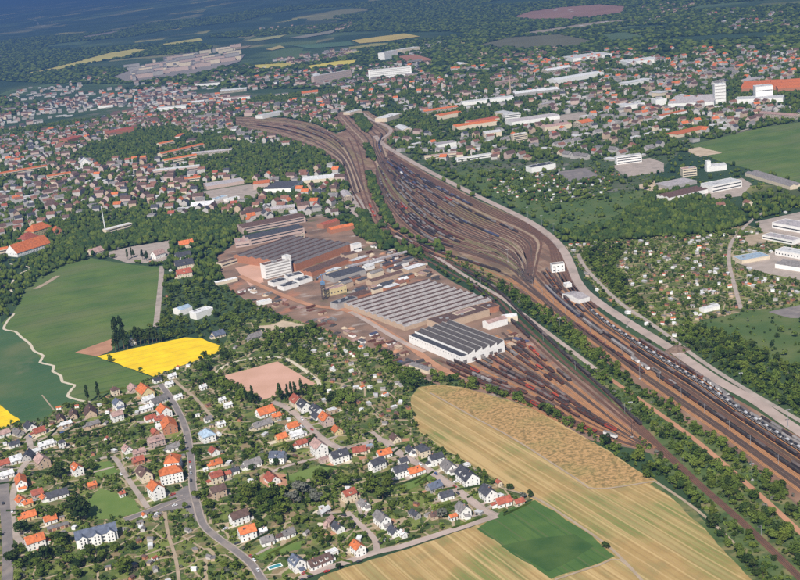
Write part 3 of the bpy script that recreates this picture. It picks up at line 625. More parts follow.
# short names of things one can find in the photo, used to say where a repeated plant, shed or town house stands
ANCH = [(275,567,'the turquoise swimming pool'),(319,561,'the long low brown-roofed building'),(297,563,'the blue-roofed house by the pool'),(358,548,'the orange-roofed house on the dirt road'),(382,519,'the large white gable house'),(349,495,'the dark red-roofed house'),(303,500,'the pale grey willows'),(272,478,'the salmon-roofed house'),(278,457,'the dark blue-roofed two-wing house'),
(319,448,'the tall corner house'),(384,453,'the vivid orange roof'),(414,471,'the orange bungalow'),(467,477,'the large blue-black roofed house'),(463,510,'the tall grey-roofed house'),(503,501,'the last red roof by the field'),(435,515,'the southern plots'),(423,450,'the stubble field corner'),(247,532,'the tall orange-roofed house'),(239,517,'the dark brown roof on the curve'),(288,533,'the grey-pink cottage'),
(218,491,'the lowest house of the garden row'),(216,462,'the garden row of red roofs'),(252,463,'the wide grey-roofed house'),(207,435,'the pale blue pyramid roof'),(171,474,'the large white three-storey block'),(156,490,'the white corner house'),(144,474,'the dark brown long roof'),(127,449,'the cottage at the lane top'),(156,441,'the pinkish house'),(96,535,'the white apartment block'),(35,541,'the lone orange-roofed house'),
(22,534,'the round tree on the left road'),(50,519,'the garage row'),(115,510,'the lower lawn'),(100,471,'the upper lawn'),(77,469,'the orange-red gabled house'),(21,482,'the long orange roof'),(57,494,'the long dark-roofed building'),(42,461,'the beige hipped house'),(15,459,'the bright white roof'),(30,426,'the white gable by the yellow corner'),(90,411,'the dark purple barracks'),(118,404,'the blue-roofed villa'),(145,391,'the yellow farmhouse'),
(169,425,'the broad brick-orange block'),(165,411,'the terracotta gabled house'),(190,400,'the diagonal garden path'),(222,350,'the rape field tip'),(246,403,'the poplar pair'),(290,396,'the five poplars'),(225,374,'the left corner of the pitch'),(278,358,'the top corner of the pitch'),(318,386,'the right corner of the pitch'),(265,412,'the bright orange long roof'),(326,419,'the pink gabled house'),(337,430,'the small yellow house'),(185,506,'the street junction'),(165,535,'the straight allotment lane'),
(130,570,'the bright green allotment tree'),(225,545,'the curved grey street'),(270,330,'the sand patch'),(255,336,'the grey-roofed pavilion'),(205,318,'the white workshop pair'),(140,340,'the conifer row'),(184,260,'the stacked houses by the woods'),(160,295,'the straight meadow lane'),(345,400,'the yellowish plot trees'),(350,360,'the middle garden plots'),(395,350,'the works corner'),(420,371,'the long grey shed below the hall'),(460,355,'the white sawtooth hall'),(398,410,'the rounded stubble field end'),
(480,388,'the depot sidings'),(560,412,'the patchy crop field edge'),(640,460,'the tip of the patchy field'),(606,549,'the round bush tree'),(632,437,'the dark mast'),(680,478,'the thin railway crossing'),(740,530,'the lower thin railway'),(790,520,'the lower right corner'),(700,440,'the bare dirt track'),(620,385,'the hedge between the railways'),(540,315,'the hedge behind the workshops'),(480,285,'the long hedge belt'),(430,260,'the conveyor end'),(385,240,'the upper hedge end'),
(586,275,'the pale road bend'),(620,300,'the second pale road'),(677,351,'the dark earth pile'),(720,345,'the right wood'),(760,380,'the lower right wood'),(712,311,'the white clubhouse cabin'),(737,270,'the allotment lane'),(732,240,'the lane bend'),(650,220,'the dense eastern wood'),(610,265,'the wood edge by the allotments'),(665,280,'the middle of the allotments'),(700,250,'the upper allotments'),(690,320,'the lower allotments'),(757,262,'the light-blue roof'),(785,232,'the trading estate'),(775,300,'the right allotments'),
(544,168,'the white works building'),(520,190,'the plots above the bend'),(570,190,'the grassy plots'),(630,160,'the white long apartment house'),(690,172,'the square cream house'),(690,198,'the dark-striped hall'),(727,188,'the white stepped factory'),(718,168,'the slim silo tower'),(770,182,'the meadow-rim shed'),(440,155,'the two pale yard halls'),(521,137,'the beige apartment block'),(535,122,'the wide grey striped hall'),(480,130,'the longest eastern orange roof'),(511,92,'the pale chimney'),(487,104,'the long white hall'),
(720,96,'the white high-rise'),(764,95,'the white silo building'),(690,106,'the grey-white factory'),(635,108,'the white low factory'),(580,80,'the far slope hall'),(390,76,'the white apartment slab'),(333,82,'the beige slab'),(274,116,'the white curved-roof hall'),(278,182,'the dark purple hall'),(318,178,'the pale double hall'),(226,183,'the lilac roof'),(228,200,'the bluish small halls'),(176,172,'the very long pale warehouse'),(182,155,'the orange barracks rows'),(85,163,'the tall church-like block'),
(325,285,'the tower crane'),(360,292,'the steel stores'),(380,275,'the conveyor bridge'),(345,262,'the small white tower'),(276,268,'the white office block'),(240,290,'the west works gate'),(310,305,'the works road'),(400,345,'the lower works road'),(24,174,'the longest old town roof'),(60,179,'the second long orange roof'),(106,228,'the white radio mast'),(38,229,'the orange-roofed villa'),(57,230,'the brick orange house'),(28,246,'the long orange meadow building'),(135,252,'the pale paved lot'),(75,141,'the brown-red hall cluster'),(124,133,'the brick red halls'),(162,112,'the suburban white hall'),(275,228,'the north works halls'),(343,230,'the red carriage shed'),(240,215,'the woods north of the works')]
AUTO = []
def auto(o, desc, px, py, group): AUTO.append((o, desc, float(px), float(py))); o['group'] = group
def finish_labels():
    bk = {}
    for o, desc, px, py in AUTO:
        d, ax, ay, nm = min(((px-a[0])**2+((py-a[1])*1.3)**2, a[0], a[1], a[2]) for a in ANCH)
        dx, dy = px-ax, (py-ay)*1.3
        if abs(dx) > abs(dy)*1.6: dr = 'left of' if dx < 0 else 'right of'
        elif abs(dy) > abs(dx)*1.6: dr = 'above' if dy < 0 else 'below'
        else: dr = ('upper ' if dy < 0 else 'lower ')+('left of' if dx < 0 else 'right of')
        bk.setdefault((desc, dr, nm), []).append((d, len(bk), o))
    for (desc, dr, nm), L in bk.items():
        L.sort(key=lambda q: q[0])
        for i, q in enumerate(L): q[2]['label'] = '%s%s %s %s' % (desc, '' if len(L) == 1 else ', %s %s' % (('nearest' if i == 0 else nth(i+1)+' nearest'), ''), dr, nm) if len(L) == 1 else '%s, %s, %s %s' % (desc, 'nearest' if i == 0 else nth(i+1)+' nearest', dr, nm)
# ------------------------------------------------------------------ houses
WIN = MB(); WIN.box(-.45, -.05, 0, .45, .05, 1.2, 'glass'); WIN.box(-.62, -.07, -.12, .62, .07, -.02, 'metal_white'); WIN = WIN.mesh('window')
DOOR = MB(); DOOR.box(-.5, -.05, 0, .5, .05, 2.1, 'door'); DOOR = DOOR.mesh('door')
ROOFN = dict(o='orange', r='red', b='brown', d='slate', u='bluegrey', l='light', p='pink', g='grey', v='lilac', s='bluelight', t='rust')
WALLN = dict(w='white', c='cream', y='yellow', p='pinkish', s='grey', k='brick', t='tan', z='townwhite')
def gable_walls(mb, L, W, he, hr, m, y0=0, x0=0):
    a, b = L/2, W/2
    vs = [(-a, -b, 0), (a, -b, 0), (a, b, 0), (-a, b, 0), (-a, -b, he), (a, -b, he), (a, b, he), (-a, b, he), (-a, 0, hr-.05), (a, 0, hr-.05)]
    vs = [(x+x0, y+y0, z) for x, y, z in vs]
    mb.add(vs, [(0, 1, 5, 4), (2, 3, 7, 6), (1, 2, 6, 9, 5), (3, 0, 4, 8, 7), (4, 5, 9, 8), (6, 7, 8, 9)], m)
def gable_roof(mb, L, W, he, hr, m, ov=.45, t=.22, y0=0):
    a = L/2+ov; s = (hr-he)/(W/2); b = W/2+ov; ze = he-ov*s
    for sg in (1, -1):
        vs = [(-a, sg*b, ze), (a, sg*b, ze), (a, 0, hr), (-a, 0, hr)]; vs += [(x, y, z+t) for x, y, z in vs]
        vs = [(x, y+y0, z+.02) for x, y, z in vs]
        mb.add(vs, [(0, 1, 2, 3), (7, 6, 5, 4), (0, 4, 5, 1), (0, 3, 7, 4), (1, 5, 6, 2)], m)
def hip_roof(mb, L, W, he, hr, m, ov=.45):
    a = L/2+ov; b = W/2+ov; r = max(L/2-W/2*.8, .4)
    mb.add([(-a, -b, he), (a, -b, he), (a, b, he), (-a, b, he), (-r, 0, hr), (r, 0, hr), (-a, -b, he-.2), (a, -b, he-.2), (a, b, he-.2), (-a, b, he-.2)],
           [(0, 1, 5, 4), (1, 2, 5), (2, 3, 4, 5), (3, 0, 4), (6, 7, 1, 0), (7, 8, 2, 1), (8, 9, 3, 2), (9, 6, 0, 3), (9, 8, 7, 6)], m)
def make_house(name, L, W, st, typ, roof, wall, x, y, yaw, label, cat='house', group=None, detail=2, dormers=0, rh=None):
    t = thing(name, label, cat, x, y, yaw, group)
    he = 2.8*st+.5; hr = he+(rh if rh is not None else W*.42)
    wl = MB()
    if typ == 'g': gable_walls(wl, L, W, he, hr, 'wall_'+WALLN[wall])
    else: wl.box(-L/2, -W/2, 0, L/2, W/2, he-.22 if typ == 'h' else he, 'wall_'+WALLN[wall])
    wl.build('wall', t)
    rf = MB(); rm = 'roof_'+ROOFN[roof]
    if typ == 'g': gable_roof(rf, L, W, he, hr, rm)
    elif typ == 'h': hip_roof(rf, L, W, he, hr, rm)
    else:
        rf.box(-L/2-.2, -W/2-.2, he+.002, L/2+.2, W/2+.2, he+.35, 'wall_'+WALLN[wall]); rf.box(-L/2+.25, -W/2+.25, he+.352, L/2-.25, W/2-.25, he+.42, rm)
    R = rf.build('roof', t)
    if typ != 'f' and detail:
        c = MB(); cx = L*random.choice((-.25, .2, .3)); zb = hr-1.2; c.box(cx-.35, -.32, zb, cx+.35, .32, hr+.9, 'wall_brick'); c.box(cx-.4, -.37, hr+.902, cx+.4, .37, hr+1.0, 'wall_grey'); c.build('chimney', R)
    if detail and typ == 'g':
        sl_ = (hr-he)/(W/2)
        for q_ in range(random.choice((0, 1, 2))):
            sg_ = random.choice((-1, 1)); u_ = random.uniform(-L*.35, L*.35); k1 = W*.18; sk = MB(); th = .3
            pts_ = [(u_-.45, sg_*(k1-.5)), (u_+.45, sg_*(k1-.5)), (u_+.45, sg_*(k1+.6)), (u_-.45, sg_*(k1+.6))]
            sk.add([(a, b, hr-abs(b)*sl_+.2) for a, b in pts_]+[(a, b, hr-abs(b)*sl_+th) for a, b in pts_], [(4, 5, 6, 7) if sg_ > 0 else (7, 6, 5, 4), (0, 1, 5, 4), (1, 2, 6, 5), (2, 3, 7, 6), (3, 0, 4, 7)], 'glass'); sk.build('skylight', R)
        if not dormers and st >= 2 and random.random() < .4: dormers = random.choice((1, 2))
        if L > 8 and random.random() < .6:
            an = MB(); aw = random.uniform(2.5, 4); al = random.uniform(.4, .8)*W; sg_ = random.choice((-1, 1)); x1 = sg_*L/2; x2 = sg_*(L/2+aw); xa, xb = min(x1, x2), max(x1, x2)
            an.box(xa+(.01 if sg_ > 0 else 0), -al/2, 0, xb-(.01 if sg_ < 0 else 0), al/2, 2.5, 'wall_'+WALLN[wall]); an.add([(x1, -al/2-.2, 3.4), (x1, al/2+.2, 3.4), (x2+sg_*.3, al/2+.2, 2.5), (x2+sg_*.3, -al/2-.2, 2.5), (x1, -al/2-.2, 3.55), (x1, al/2+.2, 3.55), (x2+sg_*.3, al/2+.2, 2.65), (x2+sg_*.3, -al/2-.2, 2.65)], [(0, 1, 2, 3), (7, 6, 5, 4), (0, 3, 7, 4), (1, 5, 6, 2), (2, 6, 7, 3)], rm); an.build('annex', t)
    if dormers and typ == 'g':
        for i in range(dormers):
            dx = (i-(dormers-1)/2)*L/dormers*.8
            for sg in (-1,):
                dm = MB(); yb = sg*W*.30; zz = hr-(hr-he)*.60
                dm.box(dx-1.1, yb-1.1, zz-.6, dx+1.1, yb+1.6, zz+1.1, 'wall_'+WALLN[wall]); dm.box(dx-1.3, yb-1.3, zz+1.102, dx+1.3, yb+1.8, zz+1.25, rm)
                dm.box(dx-.6, yb-1.14, zz-.1, dx+.6, yb-1.102, zz+.9, 'glass'); dm.build('dormer', R)
    if detail >= 1:
        nx = max(2, int(L/3.0)); ny = max(1, int(W/3.6))
        for s in range(st):
            z = .9+2.8*s
            for sg in (-1, 1):
                for i in range(nx):
                    if s == 0 and i == nx//2 and sg == -1: link('door', DOOR, t, ((i+.5)/nx*L-L/2, -W/2-.03, .1), 0); continue
                    link('window', WIN, t, ((i+.5)/nx*L-L/2, sg*(W/2+.03), z), 0)
                for i in range(ny): link('window', WIN, t, (sg*(L/2+.03), (i+.5)/ny*W-W/2, z), math.pi/2)
        if typ == 'g' and W > 6:
            for sg in (-1, 1): link('window', WIN, t, (sg*(L/2+.03), 0, he+.35), math.pi/2)
    occ_foot(x, y, L, W, yaw)
    return t
A_ = (11, -3.5); B_ = (6, 5)
# cx, cy (middle of what shows), width px, ridge direction in the photo, roof, wall, W/L, storeys, type, label, [dormers]
H = [
 (29,515,14,A_,'o','y',.8,1,'g','orange-roofed house with pale yellow walls north of the round tree by the left road'),
 (50,519,13,A_,'o','w',.75,1,'g','low orange-roofed cottage beside the row of garages'),
 (35,541,19,(8,-2.6),'o','w',.7,2,'g','detached white house with bright orange roof standing alone at the left road bend'),
 (239,517,19,(14,-5),'b','w',.65,2,'g','white house with dark brown roof above the curved grey street'),
 (247,532,18,(10,-3),'o','w',.75,2,'g','tall white house with orange roof right below the dark brown one'),
 (267,540,14,(10,-3),'g','w',.8,1,'g','grey-roofed bungalow right of the tall orange-roofed house'),
 (288,533,14,(10,-4),'g','w',.7,1,'g','grey-pink roofed cottage in the gardens above the swimming pool'),
 (263,531,8,(10,-3),'l','s',.7,1,'g','small pale-roofed outbuilding behind the grey bungalow'),
 (279,537,6,(10,-3),'b','s',.7,1,'g','tiny brown-roofed shed between two grey-roofed cottages'),
 (297,563,17,B_,'u','w',.85,2,'g','tall white house with blue-grey roof beside the turquoise pool'),
 (319,561,25,(17,-7),'b','w',.5,1,'g','long low dark-brown-roofed building with white facade on the dirt road', 3),
 (332,553,11,(17,-7),'l','w',.6,1,'f','flat white roof block attached behind the long low building'),
 (358,548,15,B_,'o','w',.75,2,'g','white house with orange roof beside the dirt road fork'),
 (382,519,17,B_,'g','w',.6,2,'g','large white gable house with grey roof above the dark blue roofed one'),
 (394,531,13,B_,'d','w',.75,1,'g','low white house with dark blue roof near the lane junction'),
 (338,527,13,B_,'d','w',.7,1,'g','small white gabled house with dark roof left of the lane'),
 (329,521,10,(7,-8),'p','p',.5,1,'g','narrow pink-roofed outbuilding beside the small dark-roofed house'),
 (324,511,12,(10,-6),'l','s',.5,1,'g','cluttered light-grey workshop roofs below the red-brown house'),
 (349,495,15,(10,-4),'r','c',.75,2,'g','cream house with dark red roof above the lane'),
 (364,504,12,B_,'g','w',.7,1,'g','white gabled house with grey roof right of the dark red roof'),
 (319,448,17,B_,'p','w',.75,3,'g','tall white corner house with pinkish roof on the estate street'),
 (325,460,11,A_,'p','p',.6,1,'f','pink flat-roofed garage below the tall corner house'),
 (339,456,19,(11,-3.5),'d','w',.65,2,'g','white house with slate roof facing the big lawn'),
 (359,450,14,(11,-2),'r','c',.7,1,'g','cream house with dull red roof between slate and orange roofs'),
 (384,453,15,(11,-3),'o','w',.7,1,'g','house with vivid orange roof at the street fork'),
 (377,464,17,(12,-5),'d','w',.65,2,'g','white house with dark blue roof directly below the vivid orange roof'),
 (370,447,6,A_,'s','s',.8,1,'f','small blue-roofed shed between two street houses'),
 (400,471,17,(12,-4),'d','w',.7,2,'g','white house with black roof left of the orange bungalow'),
 (414,471,15,A_,'o','w',.75,1,'g','orange-roofed bungalow below the estate street'),
 (278,457,16,(11,0),'u','w',.7,2,'g','white two-winged house with dark blue roof above the narrow lane'),
 (252,463,18,(12,-4),'g','w',.6,1,'g','wide low white house with grey roof in the middle gardens'),
 (272,478,16,B_,'r','w',.7,1,'g','white gabled house with salmon red roof on reddish bare earth'),
 (214,451,11,B_,'r','w',.8,1,'g','small white house with brick red roof at the top of the garden row'),
 (216,463,12,A_,'o','c',.8,1,'g','orange-roofed cream house second in the garden row'),
 (216,477,14,A_,'r','c',.8,2,'g','cream house with red roof third in the garden row'),
 (227,474,8,A_,'r','c',.8,1,'g','small red-roofed annex beside the third house of the row'),
 (218,491,16,A_,'b','t',.7,2,'g','pale tan house with brown roof at the bottom of the garden row'),
 (234,471,10,A_,'d','w',.6,1,'g','dark-roofed sheds among white clutter right of the garden row'),
 (207,435,16,B_,'s','w',.9,2,'h','pale blue pyramid-roofed building beside the main street'),
 (173,447,13,A_,'g','w',.6,1,'g','low white building with grey roof left of the main street'),
 (171,474,22,(11,-2.5),'o','w',.62,3,'h','large white three-storey block with orange hipped roof at the junction'),
 (173,462,13,(3,-8),'o','w',.9,3,'h','rear wing with orange hipped roof behind the large white block'),
 (156,490,17,(7,6),'o','w',.8,3,'g','white corner house with orange roof between lane and junction'),
 (144,474,17,(7,7),'b','c',.6,2,'g','cream house with long dark brown roof above the white corner house'),
 (138,460,12,A_,'r','k',.7,1,'g','brick-red stepped building above the dark brown roof'),
 (127,449,11,B_,'p','w',.8,1,'g','white gabled cottage at the top of the lane'),
 (139,452,12,A_,'p','p',.6,1,'g','low pinkish building between cottage and stepped brick building'),
 (156,441,16,A_,'p','p',.6,2,'g','pinkish house in trees left of the main street'),
 (15.5,459,13,(9,-3),'l','w',.8,1,'g','bright white roofed building near the left edge of town'),
 (7,474,12,A_,'l','w',.6,1,'g','white rowhouse on the left road edge below the bright roof'),
 (4,463,12,A_,'r','p',.7,1,'g','faded red roofed house at the left frame edge'),
 (42,461,16,B_,'p','t',.8,2,'g','beige house with hipped gables right of the left road'),
 (36,451,8,A_,'l','w',.7,1,'g','little white house above the beige one'),
 (46,444,14,A_,'l','w',.5,1,'g','white-roofed long shed near the road fork'),
 (14,444,10,A_,'d','w',.6,1,'g','white house with dark roof left of the road fork'),
 (28,455,9,(4,-8),'d','s',.6,1,'g','dark-roofed barn beside the bright white roof'),
 (62,444,7,A_,'d','w',.9,2,'h','small white turret house with black roof among trees'),
 (77,469,13,B_,'o','w',.75,2,'g','white gabled house with orange-red roof beside the upper lawn'),
 (21,482,14,(2,9),'o','w',.55,2,'g','long orange roof running along the left road'),
 (21,500,12,(6,5),'o','w',.8,1,'g','white gabled house with orange roof below the long orange roof'),
 (28,503,9,A_,'o','y',.8,1,'g','small orange-roofed house tucked behind the white gable'),
 (37,493,12,A_,'r','p',.8,1,'g','reddish roofed pink house in the left cluster'),
 (44,498,9,B_,'o','w',.7,1,'g','little orange-roofed annex beside the dark long building'),
 (57,494,20,(12,-3.5),'d','w',.5,1,'g','long dark-roofed building with white facade in the left cluster'),
 (92,485,9,A_,'o','k',.8,1,'g','small brick hut with orange roof above the lower lawn'),
 (122,494,6,A_,'r','w',.8,1,'g','tiny white hut with red roof by the lower lawn'),
 (30,426,13,B_,'d','w',.75,1,'g','white gabled house with dark roof next to the yellow field corner'),
 (39,431,12,A_,'r','c',.8,1,'g','cream house with mottled red roof right of the white gable'),
 (4,433,11,A_,'p','w',.7,1,'g','pale pink roofed house under the yellow field corner'),
 (18,432,12,(9,5),'g','s',.5,1,'g','long grey sheds below the yellow field corner'),
 (115,391,8,A_,'b','c',.9,2,'h','small brown-roofed tower house at the meadow edge'),
 (118,404,11,B_,'u','w',.9,2,'g','white gabled villa with blue roof at the meadow edge'),
 (117,416,12,A_,'p','w',.7,2,'g','white house with pinkish roof below the blue-roofed villa'),
 (133,388,12,B_,'p','p',.7,1,'g','pinkish shed roofs above the farmyard'),
 (145,391,18,B_,'o','y',.65,2,'g','yellow-walled farmhouse with long orange roof below the rape field'),
 (148,399,12,A_,'l','w',.7,1,'g','white-roofed barn below the yellow farmhouse'),
 (158,400,16,(11,-5),'g','w',.5,1,'g','long white barn with grey roof beside the street top'),
 (146,408,12,A_,'l','w',.5,1,'g','narrow white outbuilding in the farmyard'),
 (164,411,15,B_,'o','w',.8,2,'g','white gabled house with terracotta roof on the main street bend'),
 (169,425,17,(3,8),'o','k',.7,2,'g','broad brick-orange hipped roof block beside the main street', 0),
 (159,419,11,A_,'r','w',.7,1,'g','small red-roofed wing left of the broad orange block'),
 (150,418,11,A_,'r','w',.6,1,'g','white shed with red roof in the farmyard gardens'),
 (160,426,9,A_,'l','w',.7,1,'g','tiny white-roofed outbuilding against the orange block'),
 (155,432,9,B_,'r','k',.7,1,'g','small red brick shed below the farmyard'),
 (157,380,8,A_,'d','w',.7,1,'g','small black and white shed at the tip of the rape field'),
 (169,384,8,A_,'l','w',.7,1,'g','white garden house right of the rape field tip'),
 (172,376,8,A_,'l','w',.6,1,'g','white hut under the lower edge of the rape field'),
 (178,397,8,A_,'l','w',.6,1,'g','white hut left of the diagonal garden path'),
 (265,411,19,(12,-4),'o','w',.7,1,'g','low building with bright orange roof below the sports pitch poplars'),
 (262,424,19,(12,-4),'g','c',.45,1,'g','grey metal roofed annex below the orange-roofed building'),
 (276,416,10,A_,'o','t',.7,1,'g','orange-tan annex right of the bright orange roof'),
 (292,426,13,A_,'o','w',.8,1,'g','white house with orange roof left of the estate street'),
 (281,437,12,A_,'o','y',.8,1,'g','yellowish house with orange roof below the grey annex'),
 (297,401,15,B_,'r','c',.75,2,'g','cream house with dull red roof at the top of the estate street'),
 (304,406,14,B_,'d','w',.7,2,'g','white house with black roof next down the estate street'),
 (317,411,15,B_,'d','w',.65,2,'g','white gabled house with black roof right of its twin'),
 (317,416,12,B_,'d','w',.6,1,'g','low dark-roofed annex in front of the twin black roofs'),
 (326,419,15,B_,'o','p',.75,2,'g','pink gabled house with orange roof beside the estate street'),
 (337,430,11,B_,'o','y',.8,1,'g','small yellow house with orange roof at the end of the row'),
 (332,411,9,A_,'l','t',.8,1,'f','pale tan flat-roofed shed behind the pink gable'),
 (296,434,14,A_,'l','w',.7,1,'g','white house with pale roof below the estate street'),
 (301,443,12,A_,'r','w',.7,1,'g','white house with red roof left of the tall corner house'),
 (205,432,10,A_,'g','w',.7,1,'g','grey-roofed white shed behind the pyramid roof'),
 (228,405,8,A_,'l','w',.6,1,'g','white garden house left of the poplar pair'),
 (222,400,7,A_,'l','w',.7,1,'g','small white hut left of the sports pitch'),
 (203,387,7,A_,'l','w',.8,1,'g','white hut at the edge of the pitch-side woods'),
 (221,424,8,A_,'l','w',.7,1,'g','white-roofed hut in the plots west of the pitch'),
 (208,419,8,A_,'g','w',.7,1,'g','grey-roofed hut in the plots beside the main street'),
 (423,450,14,B_,'d','c',.8,2,'h','cream house with slate hipped roof nearest the stubble field corner'),
 (436,459,15,(10,-3),'d','w',.65,2,'g','white house with slate roof second along the field edge'),
 (449,466,17,B_,'g','w',.75,1,'g','white gabled house with grey roof third along the field edge'),
 (467,476,22,B_,'d','w',.6,2,'g','large white house with blue-black roof in the field-edge row', 2),
 (467,465,7,A_,'l','w',.9,1,'h','small round-topped white pavilion behind the large white house'),
 (488,493,17,B_,'d','w',.75,2,'g','white gabled house with slate roof near the end of the row'),
 (503,501,17,(11,-3),'r','w',.7,1,'g','white house with dull red roof at the end of the field-edge row'),
 (519,502,11,A_,'r','c',.7,1,'g','small cream outbuilding with red roof last before the field'),
 (499,483,6,B_,'r','c',.8,1,'g','little cream tower hut with red top at the field margin'),
 (434,486,17,(12,-5),'u','s',.7,1,'g','house with plain blue-grey roof across the street from the large white house'),
 (446,495,15,(11,-3),'d','w',.7,1,'g','white house with dark roof below the blue-grey roofed one'),
 (463,510,15,B_,'g','w',.8,2,'g','tall white house with grey roof beside the lane end'),
 (435,515,12,A_,'b','t',.6,1,'g','low brown-roofed outbuilding left of the tall white house'),
 (453,517,8,A_,'o','w',.6,1,'g','small orange-roofed white garage left of the tall white house'),
 (415,514,11,(8,5),'d','s',.6,1,'g','dark-roofed shed in the southern plots'),
 (403,534,8,B_,'l','w',.7,1,'g','white hut beside the dirt road gardens'),
 (411,450,11,B_,'d','w',.8,1,'g','white house with dark roof at the upper end of the field-edge row'),
 (395,438,11,B_,'b','c',.8,1,'g','cream house with brown roof behind the street fork'),
 (403,461,10,A_,'d','w',.8,1,'g','small dark-roofed house above the black roof'),
 (73,414,10,(2,9),'b','t',.45,1,'g','long brown-purple barrack roof in the middle of three'),
 (60,418,9,(2,9),'b','t',.45,1,'g','long brown-purple barrack roof on the left of three'),
 (90,411,14,(2,9),'b','t',.6,1,'g','widest dark purple barrack roof at the path end'),
 (66,424,10,A_,'l','t',.5,1,'g','pale low shed between the barracks'),
 (93,424,12,A_,'g','t',.5,1,'g','grey slatted shed below the widest barrack'),
 (183,256,14,(11,-2),'d','w',.6,2,'g','white house with dark roof second of the stacked houses by the woods'),
 (186,244,13,(11,-2),'o','c',.6,2,'g','orange-roofed house first of the stacked houses by the woods'),
 (184,264,17,(11,-2),'d','c',.6,2,'g','wide dark-roofed house third of the stacked houses by the woods'),
 (184,273,14,(11,-2),'r','c',.6,2,'g','cream red-roofed house lowest of the stacked houses by the woods'),
 (95,251,13,A_,'p','c',.6,1,'g','cream house with pink roof beside the pale paved lot'),
 (158,254,12,A_,'p','w',.7,2,'g','white house with pinkish roof at the right of the paved lot'),
 (133,342,6,A_,'u','w',.9,2,'g','white house with blue roof hidden in the conifers above the rape field'),
 (218,334,13,A_,'u','c',.7,1,'g','cream bungalow with slate-blue roof above the rape field tip'),
 (255,336,14,A_,'g','s',.6,1,'g','grey-roofed pavilion beside the sand patch'),
 (28,246,30,A_,'o','w',.45,2,'g','long white building with orange roofs at the upper meadow edge'),
 (38,229,18,A_,'o','y',.6,3,'h','big orange-roofed villa left of the white mast'),
 (28,238,15,A_,'r','p',.8,3,'h','round-cornered red-roofed block above the long orange building'),
 (57,230,8,B_,'o','k',.8,2,'g','brick house with orange roof between the villa and the white mast'),
 (85,163,9,(2,9),'l','w',.8,4,'g','tall white gabled church-like block in the old town'),
]
for i, h in enumerate(H):
    cx, cy, wp, dr, rf, wl, ra, st, ty, lab = h[:10]; dm = h[10] if len(h) > 10 else 0
    s = pxpm(cx, cy); yaw = yaw_of(cx, cy, *dr)
    L = wp/s
    if ty != 'f': L = L/(abs(math.cos(yaw))+ra*abs(math.sin(yaw)))*1.04
    L = max(L, 4.5); Wd = max(L*ra, 3.6)
    tot = 2.8*st+.5+(Wd*.42 if ty != 'f' else 0)
    x, y = P(cx, cy, tot*.45)
    nm = 'garden_house' if L < 8.5 and st == 1 else ('apartment_house' if st >= 3 else 'house')
    make_house(nm, L, Wd, st, ty, rf, wl, x, y, yaw, lab, 'house', dormers=dm)
# white apartment block with three gabled fronts, lower left
def apartment():
    x, y = P(96, 534, 5); yaw = yaw_of(96, 536, 137, -34); t = thing('apartment_block', 'long white apartment block with blue-grey roof and three gabled fronts', 'apartment block', x, y, yaw)
    L, W, he, hr = 30, 13, 7.2, 11.2
    mb = MB(); gable_walls(mb, L, W, he, hr, 'wall_white'); mb.build('wall', t)
    rf = MB(); gable_roof(rf, L, W, he, hr, 'roof_bluegrey'); rf.build('roof', t)
    for k, gx in enumerate((-10, 0, 10)):
        g = MB(); a = 3.0; yf = -W/2-2.2
        g.add([(gx-a, yf, 0), (gx+a, yf, 0), (gx+a, yf, 7.6), (gx, yf, 9.8), (gx-a, yf, 7.6), (gx-a, 0, 0), (gx+a, 0, 0), (gx+a, 0, 7.6), (gx, 0, 9.8), (gx-a, 0, 7.6)], [(0, 1, 2, 3, 4), (1, 6, 7, 2), (5, 0, 4, 9)], 'wall_white')
        g.add([(gx-a-.3, yf-.3, 7.45), (gx, yf-.3, 9.95), (gx, 0, 9.95), (gx-a-.3, 0, 7.45), (gx+a+.3, yf-.3, 7.45), (gx+a+.3, 0, 7.45)], [(0, 1, 2, 3), (1, 4, 5, 2)], 'roof_bluegrey'); G = g.build('gable_front', t)
        for z in (.9, 3.6, 6.0):
            for dx in (-1.3, 1.3): link('window', WIN, G, (gx+dx, yf-.04, z), 0)
        for z in (.9, 3.8):
            for dx in (-4.6, 4.6):
                if abs(gx+dx) < 14: link('window', WIN, t, (gx+dx, -W/2-.03, z), 0)
    for z in (.9, 3.8):
        for dy in (-3, 1): link('window', WIN, t, (-L/2-.03, dy, z), math.pi/2); link('window', WIN, t, (L/2+.03, dy, z), math.pi/2)
    occ_foot(x, y, 32, 18, yaw)
apartment()
# garages
x, y = P(58, 527, 1); yaw = yaw_of(58, 527, 8, -2.2); t = thing('garage_row', 'row of low garages with orange doors between cottage and lawn', 'garages', x, y, yaw)
mb = MB(); mb.box(-8, -2.8, 0, 8, 2.8, 2.4, 'wall_tan'); mb.build('wall', t); mb = MB(); mb.box(-8.2, -3, 2.402, 8.2, 3, 2.6, 'roof_grey'); mb.build('roof', t)
for i in range(5):
    mb = MB(); mb.box(-7.4+i*3.1, -2.86, 0, -5+i*3.1, -2.802, 2.1, 'wall_brick' if i % 2 else 'roof_brown'); mb.build('garage_door', t)
occ_foot(x, y, 17, 6, yaw)
# swimming pool
x, y = P(275, 566.5); yaw = yaw_of(275, 566.5, 13, -4); t = thing('swimming_pool', 'turquoise rectangular garden pool left of the tall blue-roofed house', 'pool', x, y, yaw); t.scale = (.8, .75, 1)
mb = MB(); mb.box(-5.5, -2.6, -.5, 5.5, 2.6, .2, 'pool_water'); mb.build('water', t)
mb = MB()
for a in ((-6.3, -3.4, 6.3, -2.602), (-6.3, 2.602, 6.3, 3.4), (-6.3, -2.6, -5.502, 2.6), (5.502, -2.6, 6.3, 2.6)): mb.box(a[0], a[1], 0, a[2], a[3], .32, 'wall_white')
mb.build('surround', t); occ_foot(x, y, 13, 7, yaw, 2)

